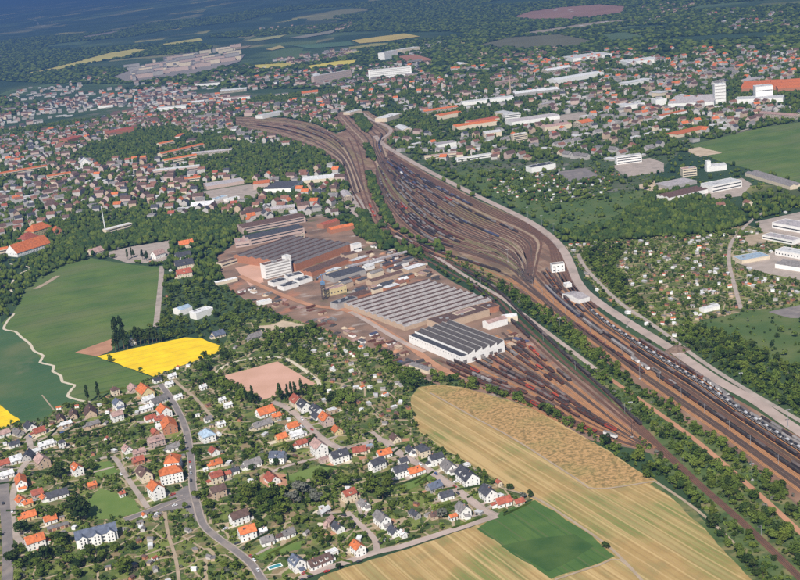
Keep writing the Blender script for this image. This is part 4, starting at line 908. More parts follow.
# ------------------------------------------------------------------ industrial and large buildings
def block(label, p0, p1, depth, h, roof='roof_grey', wall='wall_white', typ='flat', n=1, name='industrial_hall', cat='hall', bands=0, group=None, teeth_along=False, parapet=None, band_mat='glass', ridge=None):
    a, b = P(*p0), P(*p1); d = b-a; L = float(np.linalg.norm(d)); d /= L; nrm = np.array([-d[1], d[0]])
    if nrm@((a+b)/2) < 0: nrm = -nrm
    c = (a+b)/2+nrm*depth/2; yaw = math.atan2(d[1], d[0]); t = thing(name, label, cat, float(c[0]), float(c[1]), yaw, group)
    flip = 1 if abs(math.sin(yaw)*nrm[0]*-1+math.cos(yaw)*nrm[1]-1) < .1 else -1     # local +y = away from the camera
    W = depth; wl = MB(); rf = MB(); fy = -flip*W/2
    if typ == 'flat':
        wl.box(-L/2, -W/2, 0, L/2, W/2, h, wall); pz = .5
        rf.box(-L/2+.4, -W/2+.4, h+.002, L/2-.4, W/2-.4, h+.25, roof)
        for q in ((-L/2-.1, -W/2-.1, L/2+.1, -W/2+.398), (-L/2-.1, W/2-.398, L/2+.1, W/2+.1), (-L/2-.1, -W/2+.4, -L/2+.398, W/2-.4), (L/2-.398, -W/2+.4, L/2+.1, W/2-.4)): rf.box(q[0], q[1], h+.004, q[2], q[3], h+pz, parapet or wall)
        if L > 18 and W > 12:
            for k in range(3): ux = random.uniform(-L*.35, L*.35); uy = random.uniform(-W*.25, W*.25); rf.box(ux-1.5, uy-1.2, h+.252, ux+1.5, uy+1.2, h+1.5, 'metal_grey')
    else:
        along = not teeth_along      # ridges run along x when True
        span = (W if along else L)/n; rise = h*.0+min(span*.32, 4.2); ln = L if along else W
        wl.box(-L/2, -W/2, 0, L/2, W/2, h, wall)
        for k in range(n):
            c0 = -(W if along else L)/2+k*span
            if typ == 'saw': prof = [(c0+.02, h), (c0+span-.02, h), (c0+span-.04, h+rise)] if flip > 0 or not along else [(c0+.02, h), (c0+span-.02, h), (c0+.04, h+rise)]
            else: prof = [(c0+.02, h), (c0+span-.02, h), (c0+span/2, h+rise*.6)]
            vs = []
            for e in (-ln/2+.05, ln/2-.05):
                for u, z in prof: vs.append((e, u, z) if along else (u, e, z))
            wl.add(vs, [(0, 1, 2), (3, 5, 4)], wall)
            i1, i2 = (0, 2) if prof[2][0] > c0+span/2 else (1, 2)
            faces = [(0, 3, 5, 2), (1, 2, 5, 4)]
            vs2 = [(x, y, z+.05) for x, y, z in vs]
            if typ == 'saw':
                steep = faces[1] if prof[2][0] > c0+span*.5 else faces[0]; soft = faces[0] if steep is faces[1] else faces[1]
                rf.add(vs2, [soft], roof); rf.add(vs2, [steep], band_mat)
            else:
                rf.add(vs2, faces, roof)
                if ridge:
                    cc = c0+span/2; zz = h+rise*.6
                    if along: rf.box(-ln/2+2, cc-span*.10, zz-.7, ln/2-2, cc+span*.10, zz+.35, ridge)
                    else: rf.box(cc-span*.1, -ln/2+2, zz-.7, cc+span*.1, ln/2-2, zz+.35, ridge)
    wl.build('wall', t); R = rf.build('roof', t)
    if bands:
        far = math.hypot(*c) > 1450
        for k in range(bands):
            z = h*(k+.35)/bands; hw = min(1.6, h/bands*.5)
            if far:
                bm_ = MB(); bm_.box(-L*.47, min(fy, fy*1.0-flip*.06), z, L*.47, max(fy, fy-flip*.06), z+hw, band_mat); bm_.build('window_band', t)
            else:
                nb = min(max(2, int(L/4.2)), 16)
                for i in range(nb): link('window', WIN, t, (-L/2+(i+.5)*L/nb, fy-flip*.03, z), 0).scale = (L/nb/2.4, 1, hw/1.35)
                ns = min(max(1, int(W/7)), 4)
                for i in range(ns):
                    for sx in (-1, 1): link('window', WIN, t, (sx*(L/2+.03), -W/2+(i+.5)*W/ns, z), math.pi/2).scale = (1.6, 1, hw/1.35)
    occ_foot(float(c[0]), float(c[1]), L, W, yaw, 3, 2)
    return t, L, W
def dist(p, q): return float(np.linalg.norm(P(*p)-P(*q)))
# white sawtooth hall (front right of the works)
A, B, C = P(409.5, 343), P(462, 365.5), P(507.5, 352.5)
dL = A-B; Lh = float(np.linalg.norm(dL)); dL /= Lh; dW = C-B; dW -= dL*(dW@dL); Wh = float(np.linalg.norm(dW)); dW /= Wh
c = B+dL*Lh/2+dW*Wh/2; yaw = math.atan2(dL[1], dL[0]); sgn = 1 if (-math.sin(yaw)*dW[0]+math.cos(yaw)*dW[1]) > 0 else -1
t = thing('factory_hall', 'bright white sawtooth-roofed hall at the front corner of the works', 'hall', c[0], c[1], yaw)
hh = 9.; wl = MB(); wl.box(-Lh/2, -Wh/2, 0, Lh/2, Wh/2, hh, 'wall_white'); rf = MB(); n = 5; w0 = 8.; sp = (Wh-w0)/n
def sy(v): return v*sgn
y_front = -Wh/2
rf.box(-Lh/2+.5, min(sy(y_front+.5), sy(y_front+w0-.3)), hh+.002, Lh/2-.5, max(sy(y_front+.5), sy(y_front+w0-.3)), hh+.2, 'roof_slate')
for k in range(n):
    ya = y_front+w0+k*sp; yb = ya+sp-.02
    vs = [(e, sy(u), z) for e in (-Lh/2+.05, Lh/2-.05) for u, z in ((ya, hh), (yb, hh), (yb-.3, hh+3.4))]
    wl.add(vs, [(0, 1, 2), (3, 5, 4)], 'wall_white'); v2 = [(x, y, z+.06) for x, y, z in vs]
    rf.add(v2, [(1, 2, 5, 4)], 'wall_grey'); rf.add(v2, [(0, 3, 5, 2)], 'roof_hall')
    rf.box(-Lh/2, min(sy(yb-.9), sy(yb-.2)), hh+3.3, Lh/2, max(sy(yb-.9), sy(yb-.2)), hh+3.75, 'wall_grey')
wl.box(-Lh/2, min(sy(y_front+w0-.2), sy(y_front+w0)), hh, Lh/2, max(sy(y_front+w0-.2), sy(y_front+w0)), hh+2.2, 'wall_white')
wl.build('wall', t); rf.build('roof', t)
for i in range(5):
    mb = MB(); yy = sy(y_front+Wh*(.08+.2*i)); mb.box(-Lh/2-.06, yy-2.2, 1.0, -Lh/2-.003, yy+2.2, 4.8, 'roof_grey'); mb.build('gate', t)
for i in range(20):
    xx = -Lh/2+3+i*(Lh-6)/19; link('window', WIN, t, (xx, sy(y_front-.03), 6.6), 0).scale = (1.2, 1, .55)
occ_foot(c[0], c[1], Lh, Wh, yaw, 4, 3)
# large grey multi-bay hall behind
A, B, C = P(347, 303), P(405, 331), P(492, 303)
d = C-B; L2 = float(np.linalg.norm(d)); W2 = float(np.linalg.norm(A-B))
block('huge low works hall with lilac-grey roof bays separated by dark rooflights', (405,331), (492,304), W2*.92, 4.5, 'roof_halllight', 'wall_tan', 'gable', 10, name='works_hall', ridge='roof_brown')
block('flat dark-roofed annex behind the white sawtooth hall', (440,331), (490,316), 26, 7.5, 'roof_brown', 'wall_tan', name='annex')
block('cream workshop with pale walls right of the sawtooth hall', (489,330), (508,324.5), 12, 7, 'roof_pink', 'wall_white', 'gable', 1, name='workshop')
block('pale two-part store right of the cream workshop', (503,323), (518,321), 10, 6, 'roof_light', 'wall_cream', 'gable', 1, name='storehouse')
block('low brown-roofed shed between workshop and works hall', (470,318), (500,310), 20, 5, 'roof_brown', 'wall_brick', name='works_shed')
block('tan round-ended store on the roof side of the annex', (458,322), (476,316), 10, 8, 'roof_pink', 'wall_cream', name='storehouse')
block('pale grey long shed below the white hall at the hedge', (409,368), (428,374.5), 9, 3.5, 'roof_grey', 'wall_cream', 'gable', 1, name='storage_shed')
# north halls
block('very large dark-roofed hall with orange brick side in the middle of the works', (296,271.5), (352,250.5), dist((256,254),(294,271))*.95, 10, 'roof_darklilac', 'wall_brick', 'gable', 8, name='works_hall', ridge='roof_brown')
block('long dark-roofed hall with pinkish walls at the north edge of the works', (243,234), (306,222), 30, 9, 'roof_brown', 'wall_pinkish', 'gable', 2, bands=2, name='works_hall')
block('second dark-roofed long hall with white upper band', (250,246), (305,234), 28, 10, 'roof_slate', 'wall_pinkish', 'gable', 2, bands=2, name='works_hall')
block('white-fronted narrow hall behind the very large dark roof', (262,252), (305,238), 8, 7, 'roof_pink', 'wall_cream', 'flat', bands=1, name='workshop')
block('white multi-storey office block with rows of windows in the works', (266,279.5), (292,273), 13, 19, 'roof_brown', 'wall_white', 'flat', bands=5, name='office_block', cat='office block', band_mat='wall_grey')
block('white stair tower at the right end of the office block', (288,273.5), (293,272), 10, 23, 'roof_light', 'wall_white', 'flat', name='stair_tower', cat='tower')
block('pale low gatehouse building west of the office block', (222,268), (250,259), 12, 6, 'roof_brown', 'wall_cream', 'flat', bands=1, name='gatehouse')
block('pinkish narrow wing left of the north halls', (236,248), (250,246), 30, 7, 'roof_pink', 'wall_pinkish', 'flat', bands=1, name='office_wing')
for k, (p0, p1) in enumerate((((274,287),(288,283)), ((284,291),(299,286.5)), ((289,281),(304,277.5)), ((300,285),(313,281)))):
    block('white-rimmed dark flat roof, %s of the four beside the office block' % ('nearest the office', 'lowest', 'uppermost', 'furthest right')[k], p0, p1, 15, 5, 'roof_slate', 'wall_white', 'flat', name='workshop')
block('small white tower house at the right end of the very large hall', (354,253), (362,251), 9, 11, 'roof_light', 'wall_white', 'flat', bands=1, name='stair_tower', cat='tower')
block('brick annex with pale gables below the small white tower', (345,260), (358,257), 14, 6, 'roof_brown', 'wall_tan', 'gable', 2, name='annex')
block('dark-roofed low hall right of the blue crane', (334,283), (366,274), 26, 6, 'roof_slate', 'wall_grey', 'gable', 3, name='works_hall')
block('dark-roofed hall between the very large hall and the white-rimmed roofs', (312,277), (350,263), 22, 6, 'roof_brown', 'wall_brick', 'gable', 3, name='works_hall')
block('cream yellow workshop at the foot of the crane', (327,297), (347,292), 12, 8, 'roof_pink', 'wall_yellow', 'flat', bands=1, name='workshop')
block('brown shed with dark roof left of the huge grey hall', (352,303), (372,297), 18, 6, 'roof_brown', 'wall_brick', 'gable', 2, name='works_shed')
block('dark steel store beside the huge grey hall', (338,310), (358,303), 14, 7, 'roof_slate', 'wall_grey', 'flat', name='works_shed')
block('brown workshops row right of the crane track', (372,286), (404,276), 12, 5, 'roof_brown', 'wall_tan', 'gable', 1, name='works_shed')
block('red-roofed carriage shed at the hedge north of the works', (331,234), (355,229), 16, 6, 'roof_orange', 'wall_brick', 'gable', 1, name='carriage_shed')
block('dark red-brown shed left of the red carriage shed', (324,229), (340,224), 16, 6, 'roof_red', 'wall_brick', 'gable', 1, name='carriage_shed')
block('white container office between garden wood and works', (259,306), (272,303), 8, 4, 'roof_light', 'wall_white', 'flat', name='site_office')
block('cream arcade of sheds at the west works gate', (216,286), (238,281), 8, 4, 'roof_light', 'wall_cream', 'gable', 3, name='storage_shed')
block('dark purple roofed hall with white gables in the town edge', (264,193), (291,192), 62, 7, 'roof_slate', 'wall_white', 'gable', 4, name='supermarket')
block('pale roofed hall right of the dark purple roof', (302,184), (334,181), 35, 6, 'roof_light', 'wall_cream', 'gable', 2, name='warehouse')
block('lilac-pink roofed wide hall left of the dark purple roof', (207,190), (245,184), 40, 6, 'roof_lilac', 'wall_pinkish', 'flat', name='warehouse')
block('bluish white small hall below the lilac roof', (215,202), (228,198), 14, 4, 'roof_bluelight', 'wall_white', 'flat', name='storage_shed')
block('white small hall beside the bluish one', (227,202), (240,199), 12, 4, 'roof_light', 'wall_white', 'flat', name='storage_shed')
block('white workshop pair left of the street to the meadow, left one', (181,316), (193,312), 16, 7, 'roof_bluelight', 'wall_white', 'gable', 1, name='workshop')
block('white workshop with tan front right of the bluish one', (197,320), (214,314), 14, 8, 'roof_light', 'wall_white', 'flat', name='workshop')
block('long white school block beneath the white mast', (107,235), (133,228), 12, 8, 'roof_light', 'wall_cream', 'flat', bands=2, name='school_block')
block('very long pale warehouse below the town woods', (153,175), (200,170), 16, 8, 'roof_light', 'wall_pinkish', 'gable', 1, bands=1, name='warehouse')
for k, (p0, p1) in enumerate((((162,158),(205,148)), ((165,165),(198,159)), ((160,148),(175,145)), ((183,184),(201,182)), ((0,178),(48,170)), ((48,181),(72,177)), ((0,256),(10,254)))):
    block('long orange-roofed terrace block, ' + ('upper one of the barracks rows', 'lower one of the barracks rows', 'short one left of the barracks rows', 'orange hall below the pale warehouse', 'longest in the old town at the left edge', 'right of the longest old town roof', 'half hidden at the left edge by the meadow')[k], p0, p1, 16, 9, 'roof_orange', 'wall_cream', 'gable', 1, bands=2, name='terrace_block', cat='apartment block')
# right side
block('white works building with dark roof above the allotments right of the yard', (532,173), (556,168.5), 22, 9, 'roof_slate', 'wall_white', 'flat', name='works_building')
block('white signal tower house inside the bend of the pale road', (552,273), (565,271.5), 9, 10, 'roof_grey', 'wall_white', 'flat', bands=2, name='signal_building', cat='building')
block('long ribbed grey shed beside the bend of the pale road', (579,304), (590,301), 32, 5, 'roof_lilac', 'wall_white', 'gable', 1, name='storage_shed')
block('small white hut at the top of the ribbed shed', (566,288), (572,287), 8, 4, 'roof_light', 'wall_white', 'flat', name='hut')
block('pale stone hall at the yard edge, left of two', (425,160), (459,156), 14, 6, 'roof_pink', 'wall_cream', 'flat', bands=1, name='warehouse')
block('white long hall at the yard edge, right of two', (457,162), (492,157), 12, 6, 'roof_light', 'wall_white', 'flat', bands=1, name='warehouse')
block('beige apartment block above the white works building', (514,144), (528,142), 14, 18, 'roof_light', 'wall_cream', 'flat', bands=5, name='apartment_block', cat='apartment block')
block('white hall with chimney-like tower beside the eastern meadow', (709,172), (727,170), 24, 8, 'roof_light', 'wall_white', 'gable', 1, name='warehouse')
block('slim white silo tower at the eastern meadow', (707,172), (711,171.5), 8, 17, 'roof_light', 'wall_white', 'flat', name='silo_tower', cat='tower')
block('square cream apartment house in the middle of the eastern works', (683,177), (697,175.5), 16, 12, 'roof_pink', 'wall_cream', 'flat', bands=3, name='apartment_block', cat='apartment block')
block('white long apartment house with dark windows above the eastern wood', (617,165), (642,162), 14, 13, 'roof_light', 'wall_white', 'flat', bands=3, name='apartment_block', cat='apartment block')
block('blue-grey sloping flat hall above the long white hall', (668,190), (697,184), 34, 5, 'roof_lilac', 'wall_grey', 'flat', name='warehouse')
block('long dark-striped hall with white edge at the eastern works', (669,202), (708,193), 30, 6, 'roof_brown', 'wall_white', 'gable', 3, name='warehouse')
block('white stepped factory beside the dark-striped hall', (712,193), (742,187), 28, 10, 'roof_light', 'wall_white', 'flat', bands=2, name='works_building')
block('very long pale shed with black section at the meadow rim', (745,176), (790,190), 24, 5, 'roof_grey', 'wall_cream', 'gable', 2, name='warehouse')
block('pale hall with dark door row at the eastern trading estate', (772,228), (815,236), 26, 7, 'roof_lilac', 'wall_white', 'flat', bands=1, name='warehouse')
block('white low shop building at the eastern trading estate', (762,239), (793,245), 16, 5, 'roof_lilac', 'wall_white', 'flat', bands=1, name='shop_building')
block('light-blue roofed hall right of the allotment lane', (742,264), (770,259), 22, 4, 'roof_bluelight', 'wall_cream', 'flat', name='warehouse')
block('white long hall at the right edge below the blue roof', (775,255), (815,262), 18, 6, 'roof_light', 'wall_white', 'flat', bands=1, name='warehouse')
block('grey-white hall pair at the right edge', (775,268), (820,275), 22, 5, 'roof_grey', 'wall_white', 'gable', 2, name='warehouse')
block('white long cabin at the edge of the allotments', (704,313), (720,309), 8, 4, 'roof_light', 'wall_white', 'gable', 1, name='clubhouse')
# far landmarks
block('white high-rise tower standing over the eastern factory', (715,104), (726,103), 22, 42, 'roof_light', 'wall_white', 'flat', bands=6, name='high_rise', cat='tower', band_mat='wall_grey')
block('wide grey-white factory roof left of the high-rise', (668,108), (714,106), 110, 9, 'roof_lilac', 'wall_white', 'gable', 6, name='factory')
block('white silo building with round heads right of the high-rise', (756,101), (773,99.5), 30, 30, 'roof_light', 'wall_white', 'flat', bands=2, name='silo_building', cat='silo')
block('low white hall under the silo building', (735,104), (783,102), 40, 9, 'roof_light', 'wall_white', 'flat', name='warehouse')
block('red-roofed brickworks hall behind the silo building', (740,92), (780,90), 130, 7, 'roof_orange', 'wall_brick', 'gable', 3, name='brickworks_hall')
block('red-roofed brickworks hall at the right edge', (778,92), (830,88), 150, 7, 'roof_orange', 'wall_brick', 'gable', 3, name='brickworks_hall')
block('white low factory left of the grey-white roof', (625,110), (645,107), 40, 9, 'roof_light', 'wall_white', 'flat', name='warehouse')
block('white cube workshop beside the grey-white roof', (656,106), (667,104.5), 26, 13, 'roof_light', 'wall_white', 'flat', name='workshop')
block('long white hall in front of the striped chimney', (462,106), (514,100), 26, 8, 'roof_light', 'wall_white', 'gable', 1, name='warehouse')
block('white-grey hall right of the striped chimney', (515,97), (560,92), 40, 8, 'roof_light', 'wall_grey', 'gable', 2, name='warehouse')
block('long white hall on the far wooded slope', (557,84), (604,76), 50, 10, 'roof_light', 'wall_white', 'gable', 1, name='warehouse')
block('white retail hall at the far edge of town', (573,62), (612,57), 90, 10, 'roof_light', 'wall_white', 'flat', name='retail_hall')
block('white retail hall left of the tree gap at the far edge', (628,66), (660,62), 70, 10, 'roof_light', 'wall_white', 'flat', name='retail_hall')
block('white office cube in front of the wide grey hall', (505,121), (521,119), 20, 13, 'roof_light', 'wall_white', 'flat', bands=3, name='office_block', cat='office block')
block('wide grey hall with striped roof in the eastern industry', (512,126), (560,119), 40, 8, 'roof_lilac', 'wall_white', 'gable', 4, name='factory')
for k, (p0, p1, m) in enumerate((((456,131),(498,125),'roof_orange'), ((470,127),(500,122),'roof_red'), ((440,120),(462,116),'roof_orange'), ((485,138),(502,136),'roof_light'), ((545,132),(572,128),'roof_pink'))):
    block('big roof in the eastern town, %s' % ('orange and longest below the white hall', 'dull red behind the longest orange roof', 'orange at the left by the trees', 'white below the orange roofs', 'pinkish right of the grey hall')[k], p0, p1, 26, 9, m, 'wall_cream', 'gable', 2, name='town_block', cat='building')
block('very long white apartment slab on the far side of town', (369,80), (412,76), 16, 30, 'roof_light', 'wall_white', 'flat', bands=5, name='apartment_slab', cat='apartment block', band_mat='wall_grey')
block('long beige apartment slab left of the white slab', (315,86), (352,79), 16, 30, 'roof_light', 'wall_pinkish', 'flat', bands=5, name='apartment_slab', cat='apartment block', band_mat='wall_grey')
block('white curved-roof hall before the old town', (263,119), (285,114), 30, 8, 'roof_light', 'wall_white', 'flat', name='warehouse')
block('white flat hall at the far left suburbs', (155,113), (170,111), 20, 7, 'roof_light', 'wall_white', 'flat', name='warehouse')
block('brown-red roofed hall cluster at the left edge of town', (68,143), (83,139), 34, 8, 'roof_red', 'wall_brick', 'gable', 2, name='town_block', cat='building')
block('long brick red hall cluster in the far left town', (110,136), (138,131), 40, 8, 'roof_red', 'wall_brick', 'gable', 3, name='town_block', cat='building')
block('white palace-like block on the far hill town', (385,60), (398,57), 30, 26, 'roof_light', 'wall_white', 'flat', name='town_block', cat='building')
block('white-yellow hall on the far hill', (402,54), (420,51), 40, 16, 'roof_light', 'wall_cream', 'flat', name='town_block', cat='building')
block('white hall left of the yard loop', (387,122), (402,117), 34, 9, 'roof_light', 'wall_cream', 'flat', name='warehouse')
block('white sheds at the station curve', (350,115), (362,112), 24, 6, 'roof_light', 'wall_cream', 'flat', name='warehouse')
# far housing estate slabs
rs = random.Random(5); k = 0
for row in range(5):
    for i in range(11):
        px = 134+i*10+rs.uniform(-2, 2); py = 80-(px-134)*.195-row*3.0+rs.uniform(-.5, .5)
        if rs.random() < .12: continue
        x, y = P(px, py); L = rs.choice((55, 70, 90)); t = thing('apartment_slab', 'pale apartment slab, %s from the left in row %s of the distant estate' % (nth(i+1), ('one', 'two', 'three', 'four', 'five')[row]), 'apartment block', x, y, rs.choice((0.25, .35, 1.8)), 'slabs of the distant housing estate', z=float(hz(x, y)))
        mb = MB(); mb.box(-L/2, -6, -3, L/2, 6, 18, rs.choice(('wall_pinkish', 'wall_cream', 'wall_grey'))); mb.build('wall', t); mb = MB(); mb.box(-L/2-.2, -6.2, 18.002, L/2+.2, 6.2, 18.8, 'roof_grey'); mb.build('roof', t)

# ------------------------------------------------------------------ masts, crane, conveyor
def mast(label, base, top_y, r=.35, m='metal_white', name='light_mast', cat='mast', lamps=True, group=None):
    x, y = P(*base); s = pxpm(*base)*math.cos(PITCH); h = (base[1]-top_y)/s
    t = thing(name, label, cat, x, y, 0, group); mb = MB(); mb.tube((0, 0, 0), (0, 0, h), r, r*.5, m, 8); mb.build('pole', t)
    mb = MB(); mb.box(-1, -1, 0, 1, 1, .5, 'wall_grey'); mb.build('base', t)
    if lamps:
        mb = MB(); mb.box(-1.6, -.3, h, 1.6, .3, h+.25, 'metal_grey')
        for dx in (-1.3, 0, 1.3): mb.box(dx-.3, -.6, h-.25, dx+.3, .6, h-.01, 'metal_white')
        mb.build('lamp_head', t)
    return t, h
mast('tall white radio mast rising from the trees above the green meadow', (106,233.5), 211, 1.1, name='radio_mast', lamps=False)
mast('thin pale chimney standing by itself in the far industrial area', (510.8,96), 80, 2.2, 'wall_tan', 'chimney', 'chimney', False)
for (b, ty, lb) in (((528,221),208,'leftmost on the outer edge of the pale road bend'), ((542,227),216,'second from left on the pale road bend'), ((553.5,231),224,'third from left on the pale road bend'), ((627,327),312,'beside the pile on the pale road below the allotments'), ((640,379),362,'among the main line tracks left of the car train'),
    ((788,427),408,'at the far right beside the pale road'), ((741,386),372,'on the verge under the lower right wood'), ((632,437),400,'dark, at the tip of the depot sidings'), ((752,480),462,'inside the tracks at lower right'), ((436,247),238,'in the middle of the marshalling yard'), ((400,205),196,'at the upper left of the marshalling yard'), ((508,262),250,'at the left of the hump tracks'), ((680,372),352,'between car train and dirt pile'), ((560,330),318,'by the hedge near the storage shed')):
    mast('tall floodlight mast '+lb, b, ty, .2, 'metal_dark' if 'dark' in lb else 'metal_grey', group=None)
x, y = P(324.5, 299.5); t = thing('tower_crane', 'blue tower crane on a dark lattice base in the works yard', 'crane', x, y, .4)
mb = MB(); hb = 19
for sx in (-2.2, 2.2):
    for sy_ in (-2.2, 2.2): mb.tube((sx, sy_, 0), (sx*.8, sy_*.8, hb), .35, .3, 'metal_dark')
for k in range(5):
    z = k*hb/5; z2 = z+hb/5
    for a, b in (((-2.2, -2.2), (2.2, -2.2)), ((2.2, -2.2), (2.2, 2.2)), ((2.2, 2.2), (-2.2, 2.2)), ((-2.2, 2.2), (-2.2, -2.2))): mb.tube((*a, z), (*b, z2), .18, .18, 'metal_dark'); mb.tube((*a, z2), (*b, z2), .18, .18, 'metal_dark')
mb.build('base_frame', t)
mb = MB(); mb.box(-2.4, -1.6, hb+.1, 2.4, 1.6, hb+4, 'metal_blue'); mb.tube((0, 0, hb+4), (0, 0, hb+13), .6, .3, 'metal_blue'); mb.build('cab', t)
mb = MB(); mb.tube((0, 0, hb+12), (18, 4, hb+16), .5, .25, 'metal_blue'); mb.tube((0, 0, hb+13), (-7, -1.5, hb+9), .45, .4, 'metal_blue'); mb.box(-8, -2.5, hb+7.5, -5.5, 0, hb+9.5, 'metal_dark'); mb.build('jib', t)
a, b = P(350, 271), P(407, 256); L = float(np.linalg.norm(b-a)); yaw = math.atan2(*(b-a)[::-1]); t = thing('conveyor_bridge', 'long straight elevated conveyor bridge reaching the hedge east of the works', 'bridge', (a[0]+b[0])/2, (a[1]+b[1])/2, yaw)
mb = MB(); mb.box(-L/2, -1.6, 5, L/2, 1.6, 7.4, 'roof_lilac'); mb.build('gallery', t)
for i in range(9):
    xx = -L/2+3+i*(L-6)/8; mb = MB(); mb.box(xx-.3, -1.3, 0, xx+.3, -.8, 4.998, 'metal_dark'); mb.box(xx-.3, .8, 0, xx+.3, 1.3, 4.998, 'metal_dark'); mb.build('support', t)
# earth pile on the road end
mb = MB(); x, y = P(677, 351); N = 18
vs = [(0, 0, 5.4)]; fs = []
for r_, z_ in ((3, 4.6), (6, 2.4), (9, 0)):
    for i in range(N): q = random.uniform(.8, 1.15); vs.append((r_*q*math.cos(i*2*math.pi/N)*1.4, r_*q*math.sin(i*2*math.pi/N)*.8, z_*random.uniform(.7, 1.2)))
for i in range(N): fs.append((0, 1+i, 1+(i+1) % N))
for k in range(2):
    for i in range(N): a = 1+k*N; fs.append((a+i, a+N+i, a+N+(i+1) % N, a+(i+1) % N))
mb.add(vs, fs, 'earth'); o = mb.build('earth_pile'); o.location = (x, y, .2); tag(o, 'dark earth pile at the end of the pale road section', 'pile')

# ------------------------------------------------------------------ cars
def car_mesh(paint):
    t = []
    b = MB(); b.add([(-2.1, -.85, .35), (2.1, -.85, .35), (2.1, .85, .35), (-2.1, .85, .35), (-2.15, -.85, .85), (2.1, -.82, .75), (2.1, .82, .75), (-2.15, .85, .85), (-1.0, -.82, .92), (1.0, -.82, .9), (1.0, .82, .9), (-1.0, .82, .92)],
          [(0, 3, 2, 1), (0, 1, 5, 9, 8, 4), (3, 7, 11, 10, 6, 2), (1, 2, 6, 5), (0, 4, 7, 3), (4, 8, 11, 7), (5, 6, 10, 9), (8, 9, 10, 11)], paint)
    c = MB(); c.add([(-1.7, -.8, .88), (1.0, -.8, .88), (1.0, .8, .88), (-1.7, .8, .88), (-1.2, -.62, 1.42), (.35, -.62, 1.42), (.35, .62, 1.42), (-1.2, .62, 1.42)], [(0, 1, 5, 4), (1, 2, 6, 5), (2, 3, 7, 6), (3, 0, 4, 7)], 'glass')
    c.add([(-1.22, -.64, 1.425), (.37, -.64, 1.425), (.37, .64, 1.425), (-1.22, .64, 1.425)], [(0, 1, 2, 3)], paint)
    w_ = MB(); w_.tube((0, -.1, 0), (0, .1, 0), .32, .32, 'tyre', 10)
    return b.mesh('body'), c.mesh('cabin'), w_.mesh('wheel')
CARS = {p: car_mesh('paint_'+p) for p in ('red', 'white', 'dark', 'blue', 'silver')}
def car(px, py, paint, d, label, group=None):
    x, y = P(px, py); t = thing('parked_car', label, 'car', x, y, yaw_of(px, py, *d), group, .3); b, c, w_ = CARS[paint]
    link('body', b, t); link('cabin', c, t)
    for sx in (-1.3, 1.3):
        for s2 in (-.8, .8): link('wheel', w_, t, (sx, s2, .32))
for a in ((310.3,577,'dark',A_,'black car on the dirt road below the long low building'), (303,580.5,'dark',A_,'dark car at the very bottom of the dirt road'), (304.5,574,'red',A_,'dark red car parked against the low building'), (327,572,'red',A_,'red car parked in front of the long low building'), (359.5,562,'dark',A_,'dark car alone on the dirt road below the orange-roofed house'),
          (380,543.5,'dark',B_,'black car on the lane above the dirt road fork'), (175,506,'white',A_,'white car crossing the street junction'), (121,475,'white',B_,'white car on the narrow lane beside the upper lawn'), (173,495,'red',A_,'red car turning below the orange-roofed block'), (12.2,512,'white',(1,9),'white car driving on the left road'), (3.5,504,'dark',(1,9),'dark car at the left frame edge on the wide road'),
          (190,462,'red',(1,9),'red car highest in the line parked along the main street'), (190.6,468,'white',(1,9),'white car second in the line parked along the main street'), (191,474,'silver',(1,9),'silver car third in the line along the main street'), (191,481,'dark',(1,9),'dark car fourth in the line along the main street'), (254,561,'white',B_,'white car parked on the verge of the curved street'), (251,557,'red',B_,'red car parked on the verge of the curved street'),
          (258,571,'white',(5,8),'white car at the lower end of the curved street'), (340,450,'silver',A_,'silver car beside the tall corner house'), (391,447.5,'dark',B_,'dark car parked on the estate street after the fork'), (420,465,'white',B_,'white car along the estate street by the orange bungalow'), (436,474.5,'blue',B_,'blue car halfway down the estate street'), (455,487,'red',B_,'red car on the estate street before the large white house'), (458,494,'dark',B_,'dark car near the estate street end'), (302,420,'white',B_,'white car on the upper estate street'), (312,430,'red',B_,'red car on the upper estate street by the orange roofs')): car(*a)

# ------------------------------------------------------------------ land cover classes for plants, sheds and town houses
def cls(pts, v): fillpoly(CLS, pts, v)
CLS[:, :] = 9
cls([(-80,-80),(880,-80),(880,66),(600,66),(-80,118)], 10)
cls([(-70,138),(60,118),(200,92),(330,95),(350,110),(370,112),(352,200),(330,222),(240,235),(195,235),(130,225),(60,250),(-80,255)], 3)
cls([(-80,120),(200,78),(370,62),(600,66),(600,82),(470,92),(398,100),(372,110),(330,95),(200,92),(60,118),(-80,150)], 8)
cls([(388,150),(398,102),(470,92),(600,82),(880,40),(880,125),(690,142),(640,160),(560,160),(500,160),(440,158)], 4)
cls([(440,158),(500,160),(560,160),(640,160),(700,150),(740,172),(870,200),(870,250),(745,228),(690,232),(600,240),(560,232),(525,212),(480,192)], 6)
cls([(480,170),(560,168),(620,175),(600,200),(540,205),(500,195)], 5)
cls([(690,145),(760,128),(870,112),(870,200),(800,183),(760,172),(715,160)], 0)
cls([(640,203),(655,195),(700,195),(735,208),(746,226),(700,236),(650,240),(600,243),(575,242),(568,234),(610,226)], 2)
cls([(655,180),(690,185),(690,200),(655,200)], 7)
cls([(565,243),(600,242),(690,236),(745,230),(870,250),(870,312),(760,312),(700,322),(690,345),(650,328),(600,297),(575,270)], 5)
cls([(578,252),(610,244),(625,250),(615,268),(640,300),(650,318),(640,320),(600,288),(582,266)], 2)
cls([(690,325),(750,310),(870,300),(870,385),(800,382),(760,352),(720,335)], 6)
cls([(668,345),(690,326),(722,332),(765,352),(800,372),(870,400),(870,462),(797,424),(740,388),(700,362)], 2)
cls([(760,172),(800,183),(870,200),(870,216),(800,210),(755,222),(735,208),(700,196),(715,160)], 6); cls([(745,196),(870,205),(870,216),(800,210),(755,222),(742,210)], 7)
